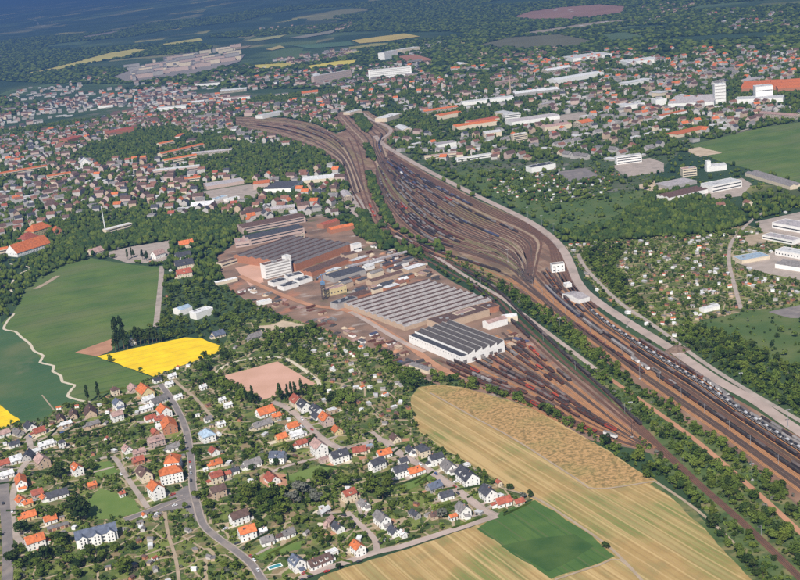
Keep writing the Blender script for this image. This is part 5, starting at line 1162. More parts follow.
cls([(-80,255),(60,250),(130,225),(195,215),(245,215),(240,240),(216,256),(236,290),(285,315),(330,330),(310,345),(250,345),(235,355),(222,347),(200,338),(160,343),(158,330),(163,268),(130,262),(100,256),(58,265),(0,268),(-80,275)], 7)
cls([(90,232),(130,222),(215,212),(245,225),(220,245),(170,242),(130,247),(98,252),(60,262),(52,245)], 2)
cls([(-80,262),(30,258),(60,268),(45,280),(20,300),(0,318),(-80,330)], 7)
meadow = [(-70,345),(0,325),(15,310),(25,290),(60,268),(90,258),(120,263),(163,268),(160,325),(120,335),(112,350),(97,357),(152,377),(130,391),(100,398),(85,403),(60,406),(45,421),(20,423),(-70,420)]
cls(meadow, 0); cls([(-70,325),(0,316),(4,329),(30,345),(54,368),(73,387),(60,405),(20,421),(-70,420)], 0)
cls([(97,356.5),(140,347),(185,337.5),(202,338.5),(222,347),(217,353),(185,364.5),(153,376.5)], 0)
cls([(-70,425),(20,421),(45,419),(60,405),(90,402),(130,390),(152,377),(222,352),(235,345),(300,345),(320,322),(400,352),(425,372),(411,397),(413,414),(420,432),(445,450),(480,470),(505,487),(533,498),(496,516),(400,547),(320,571),(270,600),(240,680),(-80,680)], 1)
cls([(168,376),(222,353),(300,395),(250,430),(232,400)], 7)
cls([(290,325),(330,328),(400,352),(425,372),(411,397),(413,420),(370,415),(330,395),(318,380),(300,362),(285,345)], 5)
cls([(290,345),(305,350),(322,370),(328,395),(345,400),(335,412),(318,395),(316,380),(292,360)], 2)
cls([(222,352),(250,335),(285,345),(292,358),(276,357),(240,361)], 7)
cls([(378,352),(400,356),(425,376),(411,395),(395,378)], 2)
cls([(200,365),(222,380),(248,400),(262,402),(300,395),(300,390),(317,388),(300,405),(250,408),(222,395),(200,385)], 2)
cls([(104,512),(200,516),(262,590),(240,660),(96,660),(104,560)], 5)
cls([(0,545),(40,545),(120,540),(112,565),(40,572),(0,572)], 2)
cls([(255,492),(300,486),(350,480),(380,478),(372,490),(340,486),(330,505),(260,515),(250,500)], 2)
# yard, works, fields
for nm, pts, m, z in LU:
    if nm in ('rail_yard_ground', 'factory_ground', 'stubble_field', 'patchy_crop_field', 'rape_field', 'sports_pitch', 'bare_soil_triangle', 'paved_lot', 'lawn', 'sand_patch', 'junction_surface'): cls(pts, 0)
cls([(655,395),(700,428),(800,500),(870,545),(870,660),(780,600),(735,545),(690,495),(655,462),(600,385),(560,345)], 11)
HEDGE = [[(367,172),(374,178),(382,202),(394,224),(386,230),(376,212),(369,192)], [(352,118),(362,116),(372,128),(366,134)], [(380,218),(396,228),(412,238),(440,249),(500,280),(540,305),(575,331),(605,356),(645,395),(662,418),(650,424),(640,410),(600,377),(560,346),(540,328),(500,301),(440,268),(405,250),(385,238)],
 [(425,376),(450,379),(500,393),(560,417),(620,452),(660,470),(665,478),(652,482),(625,462),(600,446),(540,411),(487,393),(440,384),(419,385)],
 [(660,398),(700,430),(745,462),(790,492),(800,525),(765,498),(725,465),(690,436),(655,407)],
 [(650,414),(690,448),(725,472),(765,508),(800,540),(800,585),(772,560),(735,518),(700,483),(668,448),(640,420)],
 [(658,466),(680,480),(700,500),(730,530),(760,562),(795,600),(770,600),(735,555),(700,515),(672,490)],
 [(366,212),(376,218),(380,232),(372,236),(360,225)], [(365,145),(372,150),(376,162),(368,158)], [(355,212),(372,214),(380,225),(395,240),(425,252),(410,256),(380,250),(352,232)], [(262,332),(292,330),(320,325),(322,335),(290,345),(268,342)]]
for p in HEDGE: cls(p, 7)
for p in HEDGE: cls(p, 2)
def lookup(arr, px, py):
    i = np.clip(((py+MG)*2).astype(int), 0, RH-1); j = np.clip(((px+MG)*2).astype(int), 0, RW-1); return arr[i, j]

# sample the visible ground evenly
def sample(r0_, r1_, n, spread=.42):
    r = np.sqrt(rng.uniform(r0_**2, r1_**2, n)); a = rng.uniform(-spread, spread, n); return r*np.sin(a), r*np.cos(a)
def area_ha(r0_, r1_, spread=.42): return spread*(r1_**2-r0_**2)/1e4
DENS = {1: (80, 460, 9, 0), 2: (300, 420, 0, 0), 3: (165, 60, 0, 10), 4: (115, 30, 0, 4), 5: (38, 400, 32, 0), 6: (14, 70, 0, 0), 11: (30, 620, 0, 0), 7: (150, 110, 1.5, 0), 8: (120, 0, 0, 3), 9: (60, 0, 0, .5), 10: (40, 0, 0, 0)}
def scatter(col, r0_, r1_, mult=1., occ=True):
    mx = max(d[col] for d in DENS.values())*mult; n = int(area_ha(r0_, r1_)*mx); x, y = sample(r0_, r1_, n)
    px, py = proj(x, y, hz(x, y)); c = lookup(CLS, px, py)
    dens = np.zeros(256)
    for k, d in DENS.items(): dens[k] = d[col]*mult
    ok = (rng.uniform(0, mx, n) < dens[c]) & (px > -70) & (px < 870) & (py < 650)
    if occ: ok &= ~lookup(OCC, px, py)
    return x[ok], y[ok], px[ok], py[ok], c[ok]

# ------------------------------------------------------------------ town houses (distance sorted: nearest as things, the rest as one mass)
rl = random.Random(31)
dv = MB(); hg = MB(); ncar = 0
MW = np.concatenate([smooth_line(p) for p in ([(160,384),(170,397),(180,415),(186,430),(190,450),(192,470),(193,488),(197,505),(203,524),(215,536),(237,552),(252,565),(261,578)], [(272,402),(285,407),(300,418),(316,434),(330,444),(345,449),(365,444),(382,440),(400,454),(425,468),(450,485),(470,500),(487,512)], [(300,579),(316,572),(344,563),(377,552),(400,547),(450,531)], [(377,552),(375,540),(366,530),(357,522)], [(272,472),(290,465),(318,458)], [(113,457),(126,476),(137,492),(148,508)], [(30,443),(29,458),(20,471),(14,490),(12,512),(14,533)])])
for t in [o for o in COL.objects if o.parent is None and o.name.split('.')[0] in ('house', 'apartment_house')]:
    p = np.array([t.location.x, t.location.y]); px_, py_ = proj(p[0], p[1], 0.); d = np.linalg.norm(MW-p, axis=1); q = MW[int(d.argmin())]
    if py_ < 370 or d.min() > 75 or any(q_ in t['label'] for q_ in ('turquoise', 'above the swimming')): continue
    v = q-p; D = float(np.linalg.norm(v)); v /= D; yaw = math.atan2(v[1], v[0]); m = rl.choice(('pavement', 'path_gravel', 'pale_road', 'dirt'))
    n_ = np.array([-v[1], v[0]])*rl.choice((-1, 1))*rl.uniform(3, 6); a_ = p+n_+v*2
    dv.box(0, -1.4, .1, D-4, 1.4, .16+.004*(ncar % 5), m, yaw, a_); e_ = p-v*rl.uniform(5, 9); dv.box(-3.5, -3, .1, 3.5, 3, .15, rl.choice(('pavement', 'path_gravel', 'bare_soil')), yaw, e_)
    if D > 14 and rl.random() < .45:
        w_ = a_+v*(D*.45); qx, qy = proj(w_[0], w_[1], 0.); k_ = rl.choice(list(CARS)); tt = thing('parked_car', 'car', 'car', float(w_[0]), float(w_[1]), yaw, None, .18); b_m, c_m, w_m = CARS[k_]; link('body', b_m, tt); link('cabin', c_m, tt)
        for sx in (-1.3, 1.3):
            for s2 in (-.8, .8): link('wheel', w_m, tt, (sx, s2, .32))
        auto(tt, '%s car on a driveway' % k_, qx, qy, 'cars parked on house driveways'); ncar += 1
    for sgn_ in (-1, 1):
        if rl.random() < .7: c_ = p+np.array([-v[1], v[0]])*sgn_*rl.uniform(11, 14); hg.box(-min(D, 16), -.5, 0, min(D, 14)-3, .5, 1.5, 'leaf_dark' if rl.random() < .5 else 'leaf', yaw+rl.uniform(-.05, .05), c_)
tag(dv.build('driveways'), None, kind='structure'); tag(hg.build('garden_hedges'), 'clipped hedges between the house gardens', 'hedges', kind='stuff')
for key, idx, n_ in (('main', 2, 18), ('main', 9, 18), ('west', 1, 18), ('yard', 12, 6)):
    L = offset(TRACKS[key][idx], 2.6)
    for k_ in range(n_):
        w_ = L[int((k_+.5)/n_*(len(L)-2))]; qx, qy = proj(w_[0], w_[1], 0.)
        if not (0 < qx < 800 and 0 < qy < 575): continue
        tt = thing('catenary_mast', 'mast', 'mast', float(w_[0]), float(w_[1]), YT); m_ = MB(); m_.tube((0, 0, 0), (0, 0, 8.5), .16, .12, 'metal_grey', 6); m_.build('pole', tt); m_ = MB(); m_.tube((0, 0, 7.6), (0, -3.2, 7.9), .06, .05, 'metal_grey', 5); m_.tube((0, 0, 6.4), (0, -3.0, 7.2), .05, .04, 'metal_grey', 5); m_.build('bracket', tt)
        auto(tt, 'thin grey overhead-line mast', qx, qy, 'overhead line masts along the tracks')
x, y, px, py, c = scatter(3, 1400, 4300, .6); sel = rl.sample(range(len(x)), min(len(x), 400)); nh = 0; got = []
for i in sel:
    if nh >= 46: break
    if c[i] not in (3, 4, 8) or (c[i] == 3 and px[i] < 170) or not (0 < px[i] < 800): continue
    L = rl.choice((30, 40, 50, 70, 90)); W = rl.choice((14, 18, 24, 30)); yaw = .35*math.sin(x[i]/500)+rl.choice((0, 0, 1.57))+.2
    qx, qy = proj(x[i]+L*.5*math.cos(yaw)*np.array([-1, -.5, 0, .5, 1]), y[i]+L*.5*math.sin(yaw)*np.array([-1, -.5, 0, .5, 1]), 0.)
    if lookup(OCC, qx, qy).any() or (lookup(CLS, qx, qy) == 0).any() or any(math.hypot(x[i]-g[0], y[i]-g[1]) < 90 for g in got): continue
    got.append((x[i], y[i])); m, mn = rl.choice((('roof_light', 'white'), ('roof_light', 'white'), ('roof_grey', 'grey'), ('roof_lilac', 'lilac-grey'), ('roof_brown', 'brown'), ('roof_orange', 'orange'), ('roof_pink', 'pinkish')))
    t = thing('town_hall_building', 'hall', 'hall', float(x[i]), float(y[i]), yaw); wl = MB(); h = rl.choice((6, 8, 10)); wl.box(-L/2, -W/2, 0, L/2, W/2, h, rl.choice(('wall_white', 'wall_cream', 'wall_white', 'wall_pinkish'))); rf = MB()
    if rl.random() < .5: rf.box(-L/2-.3, -W/2-.3, h+.002, L/2+.3, W/2+.3, h+.6, m)
    else: gable_roof(rf, L, W, h, h+W*.16, m, .3, .2); gable_walls(wl, L, W, h-.05, h+W*.16-.1, 'wall_cream')
    wl.build('wall', t); rf.build('roof', t); t.name = 'warehouse'; auto(t, '%s-roofed %s hall' % (mn, 'long' if L > 60 else 'mid-sized' if L > 35 else 'small'), px[i], py[i], 'halls scattered through the town'); occ_foot(float(x[i]), float(y[i]), L, W, yaw, 2, 1); nh += 1
# stacked material and containers in the works yard
FG = [(230,290),(262,284),(300,300),(330,318),(400,345),(440,372),(420,374),(330,330),(285,314),(250,301)]
FG2 = [(356,288),(400,282),(415,262),(440,280),(420,275),(380,292)]; FG3 = [(508,335),(530,340),(520,352),(510,348)]; FG4 = [(360,240),(395,250),(400,262),(370,266)]
WS = [(300,262),(352,252),(375,262),(400,262),(408,258),(430,266),(400,290),(350,300),(330,290),(312,286)]
tmp = np.zeros_like(OCC); fillpoly(tmp, WS, True); k_ = 0
for _ in range(3000):
    if k_ >= 26: break
    qx, qy = rl.uniform(300, 430), rl.uniform(252, 300)
    yaw = yaw_of(qx, qy, 58, -18); w_ = P(qx, qy); L = rl.choice((14, 20, 28)); W = rl.choice((7, 9, 12)); a_ = np.array([-1, -.5, 0, .5, 1, 0, 0])*L/2; b_2 = np.array([0, 0, 0, 0, 0, 1, -1])*W/2
    ax_, ay_ = proj(w_[0]+a_*math.cos(yaw)-b_2*math.sin(yaw), w_[1]+a_*math.sin(yaw)+b_2*math.cos(yaw), 0.)
    if not lookup(tmp, ax_, ay_).all() or lookup(OCC, ax_, ay_).any(): continue
    m, mn = rl.choice((('roof_slate', 'slate'), ('roof_brown', 'brown'), ('roof_hall', 'dark grey'), ('roof_rust', 'rust'), ('roof_grey', 'grey'), ('roof_light', 'white'))); wm_ = rl.choice(('wall_brick', 'wall_tan', 'wall_cream', 'wall_white', 'wall_grey')); h = rl.choice((4, 5, 6.5))
    t = thing('works_shed', 'shed', 'shed', float(w_[0]), float(w_[1]), yaw); wl = MB(); rf = MB()
    if rl.random() < .6: gable_walls(wl, L, W, h, h+W*.22, wm_); gable_roof(rf, L, W, h, h+W*.22, m, .3, .2)
    else: wl.box(-L/2, -W/2, 0, L/2, W/2, h, wm_); rf.box(-L/2-.3, -W/2-.3, h+.002, L/2+.3, W/2+.3, h+.4, m)
    wl.build('wall', t); rf.build('roof', t); auto(t, '%s-roofed %s works shed' % (mn, 'long' if L > 20 else 'short'), qx, qy, 'sheds in the works yard'); occ_foot(w_[0], w_[1], L, W, yaw, 1, 0); k_ += 1
for poly, n_ in ((FG, 60), (FG2, 34), (FG3, 10), (FG4, 20)):
    tmp = np.zeros_like(OCC); fillpoly(tmp, poly, True); k_ = 0
    for _ in range(4000):
        if k_ >= n_: break
        qx, qy = rl.uniform(min(p[0] for p in poly), max(p[0] for p in poly)), rl.uniform(min(p[1] for p in poly), max(p[1] for p in poly))
        if not tmp[int((qy+MG)*2), int((qx+MG)*2)] or OCC[int((qy+MG)*2), int((qx+MG)*2)]: continue
        w_ = P(qx, qy); yaw = yaw_of(qx, qy, 58, -18)+rl.choice((0, 0, 1.57)); kind = rl.randrange(4)
        mb = MB(); m, mn = rl.choice((('wagon_blue', 'blue'), ('roof_pink', 'pinkish'), ('roof_rust', 'rust red'), ('roof_halllight', 'light grey'), ('roof_grey', 'grey'), ('wagon_brown', 'rusty'), ('wall_tan', 'tan'), ('roof_hall', 'dark grey'), ('wagon_brown', 'rusty')))
        if kind == 0:
            mb.box(-6, -1.25, .15, 6, 1.25, 2.75, m)
            for q in range(9): mb.box(-5.7+q*1.4, -1.32, .3, -5.2+q*1.4, -1.252, 2.6, m); mb.box(-5.7+q*1.4, 1.252, .3, -5.2+q*1.4, 1.32, 2.6, m)
            nme, ds = 'container', 'container'
        elif kind == 1:
            for q in range(5):
                L = rl.uniform(7, 11); mb.box(-L/2, -3+q*1.2, .1, L/2, -2.1+q*1.2, rl.uniform(.6, 1.6), m)
            mb.box(-4, -3.1, .0, -3.6, 2.9, .099, 'wall_tan'); nme, ds = 'material_stack', 'stack of beams'
        elif kind == 2:
            mb.box(-4.5, -2.5, 0, 4.5, 2.5, 2.8, 'wall_white' if rl.random() < .4 else 'wall_tan'); mb.box(-4.8, -2.8, 2.802, 4.8, 2.8, 3.05, m); mb.box(-1, -2.56, 0, 1, -2.502, 2.3, 'door'); nme, ds = 'site_hut', 'roofed site hut'
        else:
            N = 10; vs = [(0, 0, rl.uniform(1.5, 2.6))]+[(r_*math.cos(a*.628)*rl.uniform(.8, 1.2), r_*.7*math.sin(a*.628)*rl.uniform(.8, 1.2), z_) for r_, z_ in ((2.4, 1.3), (5, .02)) for a in range(N)]
            mb.add(vs, [(0, 1+a, 1+(a+1) % N) for a in range(N)]+[(1+a, 11+a, 11+(a+1) % N, 1+(a+1) % N) for a in range(N)], rl.choice(('sand', 'bare_soil', 'coal'))); mn = 'low'; nme, ds = 'rubble_heap', 'rubble heap'
        o = mb.build(nme); o.location = (w_[0], w_[1], .1); o.rotation_euler[2] = yaw; tag(o, None, {'container': 'container', 'material_stack': 'stack', 'site_hut': 'hut', 'rubble_heap': 'heap'}[nme]); auto(o, '%s %s' % (mn, ds), qx, qy, 'stored things in the works yard'); occ_foot(w_[0], w_[1], 9, 4, yaw, 2, 0); k_ += 1
nm_ = lambda x, y: .5+.25*np.sin(x/140+1.7*np.sin(y/210))+.25*np.sin(y/170+1.3*np.sin(x/190)+2)
x, y, px, py, c = scatter(3, 900, 4300, 2.4)
keep = []; grid = {}; ROWY = np.zeros(len(x)); st_mb = MB(); SEGS = {}
for i in range(len(x)):      # houses stand in rows along the streets of their quarter
    th = .5*math.sin(round(x[i]/420)*1.7+round(y[i]/420)*2.3)+.25*(c[i] == 4); ct, s_t = math.cos(th), math.sin(th); u = x[i]*ct+y[i]*s_t; v = -x[i]*s_t+y[i]*ct
    if c[i] != 9:
        row = round(v/48.); sd_ = 1 if v > row*48 else -1; v2 = row*48+sd_*rl.uniform(10, 12.5); SEGS.setdefault((round(th, 3), row, round(x[i]/420), round(y[i]/420)), []).append(u); x[i] = u*ct-v2*s_t; y[i] = u*s_t+v2*ct
    ROWY[i] = th
px, py = proj(x, y, hz(x, y))
for (th, row, _a, _b), us in SEGS.items():
    ct, s_t = math.cos(th), math.sin(th); us.sort(); v = row*48
    for ua in np.arange(us[0], us[-1], 12.):
        qx, qy = ua*ct-v*s_t, ua*s_t+v*ct; pxx, pyy = proj(np.array([qx]), np.array([qy]), 0.)
        if lookup(OCC, pxx, pyy)[0] or lookup(CLS, pxx, pyy)[0] not in (3, 4, 8) or math.hypot(qx, qy) > 2900: continue
        st_mb.box(-.2, -2.8, .04, 12.1, 2.8, .1, 'pavement', th, (qx, qy))
        fillpoly(OCC, [(pxx[0]-2.5*.5, pyy[0]-.6), (pxx[0]+1.5, pyy[0]-.6), (pxx[0]+1.5, pyy[0]+.9), (pxx[0]-1.2, pyy[0]+.9)], True) if rl.random() < .8 else None
tag(st_mb.build('town_streets'), None, kind='structure')
order = np.argsort(np.hypot(x, y))
for i in order:
    g = (int(x[i]//22), int(y[i]//22))
    if any((g[0]+a, g[1]+b) in grid and math.hypot(x[i]-grid[g[0]+a, g[1]+b][0], y[i]-grid[g[0]+a, g[1]+b][1]) < 17 for a in (-1, 0, 1) for b in (-1, 0, 1)): continue
    if nm_(x[i]*1.3+400, y[i]) < .34: continue
    qx, qy = proj(np.array([x[i]-10, x[i]+10, x[i], x[i], x[i]]), np.array([y[i], y[i], y[i]-10, y[i]+10, y[i]-16]), 0.)
    if lookup(OCC, qx, qy).sum() > 1 or (lookup(CLS, qx, qy) == 0).any(): continue
    grid[g] = (x[i], y[i]); keep.append(i)
rh_ = random.Random(9)
TOWNP = []
for L, W, st, rf, wl, ty in ((13,9,2,'t','c','g'),(16,10,3,'t','z','g'),(14,10,3,'o','z','g'),(11,9,2,'r','z','g'),(20,11,3,'b','p','g'),(12,9,2,'b','z','g'),(13,10,3,'d','z','g'),(18,11,2,'g','z','g'),(22,12,1,'l','z','f'),(14,10,3,'b','t','g'),(12,10,2,'t','t','h'),(15,13,2,'g','s','f')): TOWNP.append((L, W, st, rf, wl, ty))
TEMPL = {}
def town_region(px, py, c):
    if c == 3: return 'in the old town on the left' if px < 150 else 'between the old town and the rail yard'
    if c == 4: return 'in the eastern industrial quarter' if px < 620 else 'in the far right suburbs'
    if c == 8: return 'in the far northern suburbs'
    return 'scattered among trees beyond the town'
n_ind = 0; rest = []
for i in keep:
    k = rh_.choices(range(12), weights=(2,2,1,2,2.6,2.2,2.2,2.4,2.4,2.4,1.2,2.2) if c[i] in (3, 8) else (1,.8,1,1,1.5,1,2,3,5,2,.8,3.5))[0]
    yaw = ROWY[i]+rh_.choice((0, 0, math.pi/2))+rh_.uniform(-.05, .05)
    vis = -3 < px[i] < 803 and py[i] < 583
    if n_ind < 150 and vis:
        n_ind += 1; lab = '%s-roofed %s town house' % (ROOFN[TOWNP[k][3]].replace('bluegrey', 'blue-grey'), WALLN[TOWNP[k][4]]); grp = 'town houses '+town_region(px[i], py[i], c[i])
        if k not in TEMPL:
            L, W, st, rf, wl, ty = TOWNP[k]; TEMPL[k] = make_house('town_house', L, W, st, ty, rf, wl, float(x[i]), float(y[i]), yaw, lab, 'house', grp, detail=0); tt = TEMPL[k]
        else: tt = copy_tree(TEMPL[k], (float(x[i]), float(y[i]), 0), yaw, lab, grp)
        auto(tt, lab, px[i], py[i], grp)
    else: rest.append((x[i], y[i], k, yaw))
    L, W = TOWNP[k][:2]; occ_foot(float(x[i]), float(y[i]), L, W, yaw, 1.5, 1)
# far scattered settlement masses
def cluster(pts, n, ks=None, jit=.03):
    W = [P(*p) for p in pts]; bx = [min(w[0] for w in W), max(w[0] for w in W)]; by = [min(w[1] for w in W), max(w[1] for w in W)]
    px_ = np.array([p[0] for p in pts]); tmp = np.zeros_like(OCC); fillpoly(tmp, pts, True); got = 0
    for _ in range(n*60):
        if got >= n: break
        # uniform in the picture keeps far rows as dense as they look
        qx, qy = rh_.uniform(px_.min(), px_.max()), rh_.uniform(min(p[1] for p in pts), max(p[1] for p in pts))
        if not tmp[int((qy+MG)*2), int((qx+MG)*2)]: continue
        w_ = P(qx, qy); rest.append((w_[0], w_[1], rh_.choice(ks or range(12)), rh_.choice((0, 1.57))+rh_.uniform(.1, .5))); got += 1
cluster([(0,100),(30,88),(60,86),(110,72),(105,80),(60,97),(0,103)], 90, (3,8,7,8,9,11))
cluster([(0,140),(0,108),(60,98),(130,84),(205,75),(250,66),(330,72),(420,60),(420,78),(340,88),(200,92),(60,118)], 330, (1,4,6,7,8,9,8,11,8))
cluster([(270,62),(340,50),(360,52),(345,58),(290,66)], 90, (7,9,4)); cluster([(330,32),(352,23),(352,28),(320,34)], 30, (8,9)); cluster([(255,28),(330,24),(320,30),(270,34)], 30, (8,9))
cluster([(400,50),(440,43),(430,52),(402,58)], 30, (8,11)); cluster([(470,56),(560,48),(560,56),(480,66)], 45, (8,9)); cluster([(440,72),(520,60),(560,58),(600,52),(600,66),(520,72)], 90, (8,7,2,9))
cluster([(560,54),(640,50),(740,46),(790,48),(800,62),(700,66),(600,66)], 140, (0,1,3,8,7,2,8)); cluster([(700,14),(735,10),(790,14),(800,30),(770,26),(735,33),(720,24)], 70, (8,7,9,3,8)); cluster([(640,6),(700,4),(690,12),(650,22)], 34, (8,9)); cluster([(540,24),(640,20),(680,18),(600,28)], 22, (8,))
cluster([(600,66),(800,58),(800,78),(740,74),(655,80),(600,84)], 90, (8,7,2,0,8)); cluster([(30,20),(60,22),(50,28),(30,28)], 8, (8,)); cluster([(520,6),(600,12),(480,14),(470,10)], 14, (8,))
cluster([(690,205-3),(745,196),(770,206),(745,212),(690,214)], 6, (8,0)); cluster([(570,96),(660,92),(800,104),(800,114),(690,128),(600,136),(560,120)], 110, (8,7,9,2,1,11))
mb = MB()
for hx, hy, k, yaw in rest:
    L, W, st, rf, wl, ty = TOWNP[k]; z = float(hz(hx, hy)); he = 2.8*st+.5; hr = he+(W*.4 if ty != 'f' else .5); ca, sa = math.cos(yaw), math.sin(yaw); a, b = L/2, W/2
    def T(q): return [(hx+u*ca-v*sa, hy+u*sa+v*ca, z+w_) for u, v, w_ in q]
    wv = T([(-a, -b, -1), (a, -b, -1), (a, b, -1), (-a, b, -1), (-a, -b, he), (a, -b, he), (a, b, he), (-a, b, he), (-a, 0, hr-.15), (a, 0, hr-.15)])
    mb.add(wv, [(0, 1, 5, 4), (2, 3, 7, 6), (1, 2, 6, 9, 5), (3, 0, 4, 8, 7)], 'wall_'+WALLN[wl])
    if ty == 'f': mb.add(T([(-a, -b, he), (a, -b, he), (a, b, he), (-a, b, he)]), [(0, 1, 2, 3)], 'roof_'+ROOFN[rf])
    else: mb.add(T([(-a-.3, -b-.3, he-.1), (a+.3, -b-.3, he-.1), (a+.3, b+.3, he-.1), (-a-.3, b+.3, he-.1), (-a-.3, 0, hr), (a+.3, 0, hr)]), [(0, 1, 5, 4), (2, 3, 4, 5)], 'roof_'+ROOFN[rf])
tag(mb.build('distant_town_houses'), 'mass of small distant houses filling the town and the far suburbs', 'houses', kind='stuff')
print('houses: individual', n_ind, 'rest', len(rest))

# ------------------------------------------------------------------ garden sheds
def shed_proto(name, L, W, rf, wl, flat=False, green=False):
    t = thing(name, 'shed', 'shed', 0, 0); h = 2.2; wb = MB()
    if flat: wb.box(-L/2, -W/2, 0, L/2, W/2, h, 'wall_'+WALLN[wl])
    else: gable_walls(wb, L, W, h, h+W*.3, 'wall_'+WALLN[wl])
    wb.build('wall', t); rb = MB()
    if flat: rb.box(-L/2-.2, -W/2-.2, h+.002, L/2+.2, W/2+.2, h+.16, 'roof_'+ROOFN[rf])
    else: gable_roof(rb, L, W, h, h+W*.3, 'roof_'+ROOFN[rf], .25, .1)
    rb.build('roof', t); d = MB(); d.box(-.4, -W/2-.05, 0, .4, -W/2-.002, 1.9, 'door'); d.build('door', t); return t
SH = [(4.0,3.0,'l','w',1), (3.8,2.8,'l','w',0), (4.6,3.2,'g','z',0), (3.8,2.8,'b','k',0), (4.6,3.2,'o','w',0), (4.2,3,'g','t',1), (5.5,3.4,'l','s',1), (3.8,2.8,'r','w',0)]
SHN = ['white flat-roofed garden shed', 'small white gabled shed', 'grey-roofed pale garden hut', 'little brown garden hut', 'orange-roofed garden hut', 'tan flat-roofed garden shed', 'light-roofed long garden shed', 'red-roofed white garden hut']
def garden_where(px, py):
    if px > 560: return 'in the allotments right of the rail yard'
    if px > 470 and py < 215: return 'in the plots above the pale road bend'
    if py > 505 and px < 262: return 'in the allotments below the street junction'
    if px > 280 and py < 440: return 'in the plots between sports pitch and white hall'
    if px < 110 and py > 420: return 'in the wooded gardens at the lower left'
    if px < 235 and py > 370: return 'in the gardens along the main street'
    if py < 345: return 'in the wooded gardens north of the rape field'
    return 'in the gardens between the estate streets'
x, y, px, py, c = scatter(2, 640, 2300)
o_ = np.argsort(np.hypot(x, y)); ns = 0; shrest = []; SP = {}
for i in o_:
    if not (0 < px[i] < 800 and py[i] < 580): shrest.append(i); continue
    if ns >= 280: shrest.append(i); continue
    k = rh_.choices(range(8), weights=(2.2,2,3.5,5,.7,3.5,2.5,1.5))[0]; lab = SHN[k]; g = 'garden sheds '+garden_where(px[i], py[i]); yaw = rh_.uniform(0, 3.1)
    if k not in SP:
        SP[k] = shed_proto('garden_shed', *SH[k]); t = SP[k]; t.location = (x[i], y[i], .05); t.rotation_euler = (0, 0, yaw); t['label'] = lab; tt = t
    else: tt = copy_tree(SP[k], (x[i], y[i], .05), yaw, lab, g)
    auto(tt, lab, px[i], py[i], g)
    ns += 1; occ_foot(float(x[i]), float(y[i]), 6, 4, yaw, .8, 2.)
mb = MB()
for i in shrest:
    L, W, rf, wl, fl = SH[rh_.randrange(8)]; yaw = rh_.uniform(0, 3.1)
    mb.box(-L/2, -W/2, 0, L/2, W/2, 2.3, 'wall_'+WALLN[wl], yaw, (x[i], y[i])); mb.box(-L/2-.2, -W/2-.2, 2.302, L/2+.2, W/2+.2, 2.6, 'roof_'+ROOFN[rf], yaw, (x[i], y[i])); occ_foot(float(x[i]), float(y[i]), 5, 4, yaw, .5, 1.)
tag(mb.build('distant_garden_sheds'), 'hundreds of tiny sheds dotted over the far allotments', 'sheds', kind='stuff')
print('sheds', ns, len(shrest))

# ------------------------------------------------------------------ vegetation
def leaf_template(n, R, H, lumps, q, seed, conic=0., z0=1.2):
    r = np.random.default_rng(seed); V_ = []; 
    cs = []
    for i in range(lumps):
        a = r.uniform(0, 2*np.pi); rr = R*.55*math.sqrt(r.uniform(0, 1)); zz = z0+(H-z0)*r.uniform(.22, .78)
        k = 1-conic*(zz/H); cs.append((rr*math.cos(a)*k, rr*math.sin(a)*k, zz, R*r.uniform(.42, .62)*k))
    cs = np.array(cs); pick = r.integers(0, lumps, n); d = r.normal(size=(n, 3)); d[:, 2] = np.abs(d[:, 2])*1.0-.25; d /= np.linalg.norm(d, axis=1)[:, None]
    zr = (H-z0)/(2*R)*.62
    cen = cs[pick, :3]+d*cs[pick, 3:4]*r.uniform(.75, 1.08, (n, 1))*np.array([1, 1, max(.75, zr)])
    cen[:, 2] = np.clip(cen[:, 2], z0*.5, H)
    nn = d+r.normal(scale=.6, size=(n, 3)); nn /= np.linalg.norm(nn, axis=1)[:, None]
    t1 = np.cross(nn, r.normal(size=(n, 3))); t1 /= np.linalg.norm(t1, axis=1)[:, None]; t2 = np.cross(nn, t1)
    s = q*r.uniform(.6, 1.25, (n, 1))/2
    quad = np.stack([cen-t1*s-t2*s*.8, cen+t1*s-t2*s*.8, cen+t1*s+t2*s*.8, cen-t1*s+t2*s*.8], 1).reshape(-1, 3)
    return quad, np.arange(n*4).reshape(-1, 4)
def ico_template(lumps, R, H, seed, sub=1):
    r = np.random.default_rng(seed); Vs = []; Fs = []; o = 0
    for i in range(lumps):
        bm = bmesh.new(); bmesh.ops.create_icosphere(bm, subdivisions=sub, radius=1.); v = np.array([q.co[:] for q in bm.verts]); f = np.array([[q.index for q in fc.verts] for fc in bm.faces]); bm.free()
        v *= r.uniform(.75, 1.2, (len(v), 1)); a = r.uniform(0, 6.28); k = 0 if lumps == 1 else .45
        v = v*np.array([R*(.95 if lumps == 1 else .62), R*(.95 if lumps == 1 else .62), H*.42])+np.array([R*k*math.cos(a), R*k*math.sin(a), H*(.5 if lumps == 1 else r.uniform(.42, .62))])
        Vs.append(v); Fs.append(f+o); o += len(v)
    return np.concatenate(Vs), np.concatenate(Fs)
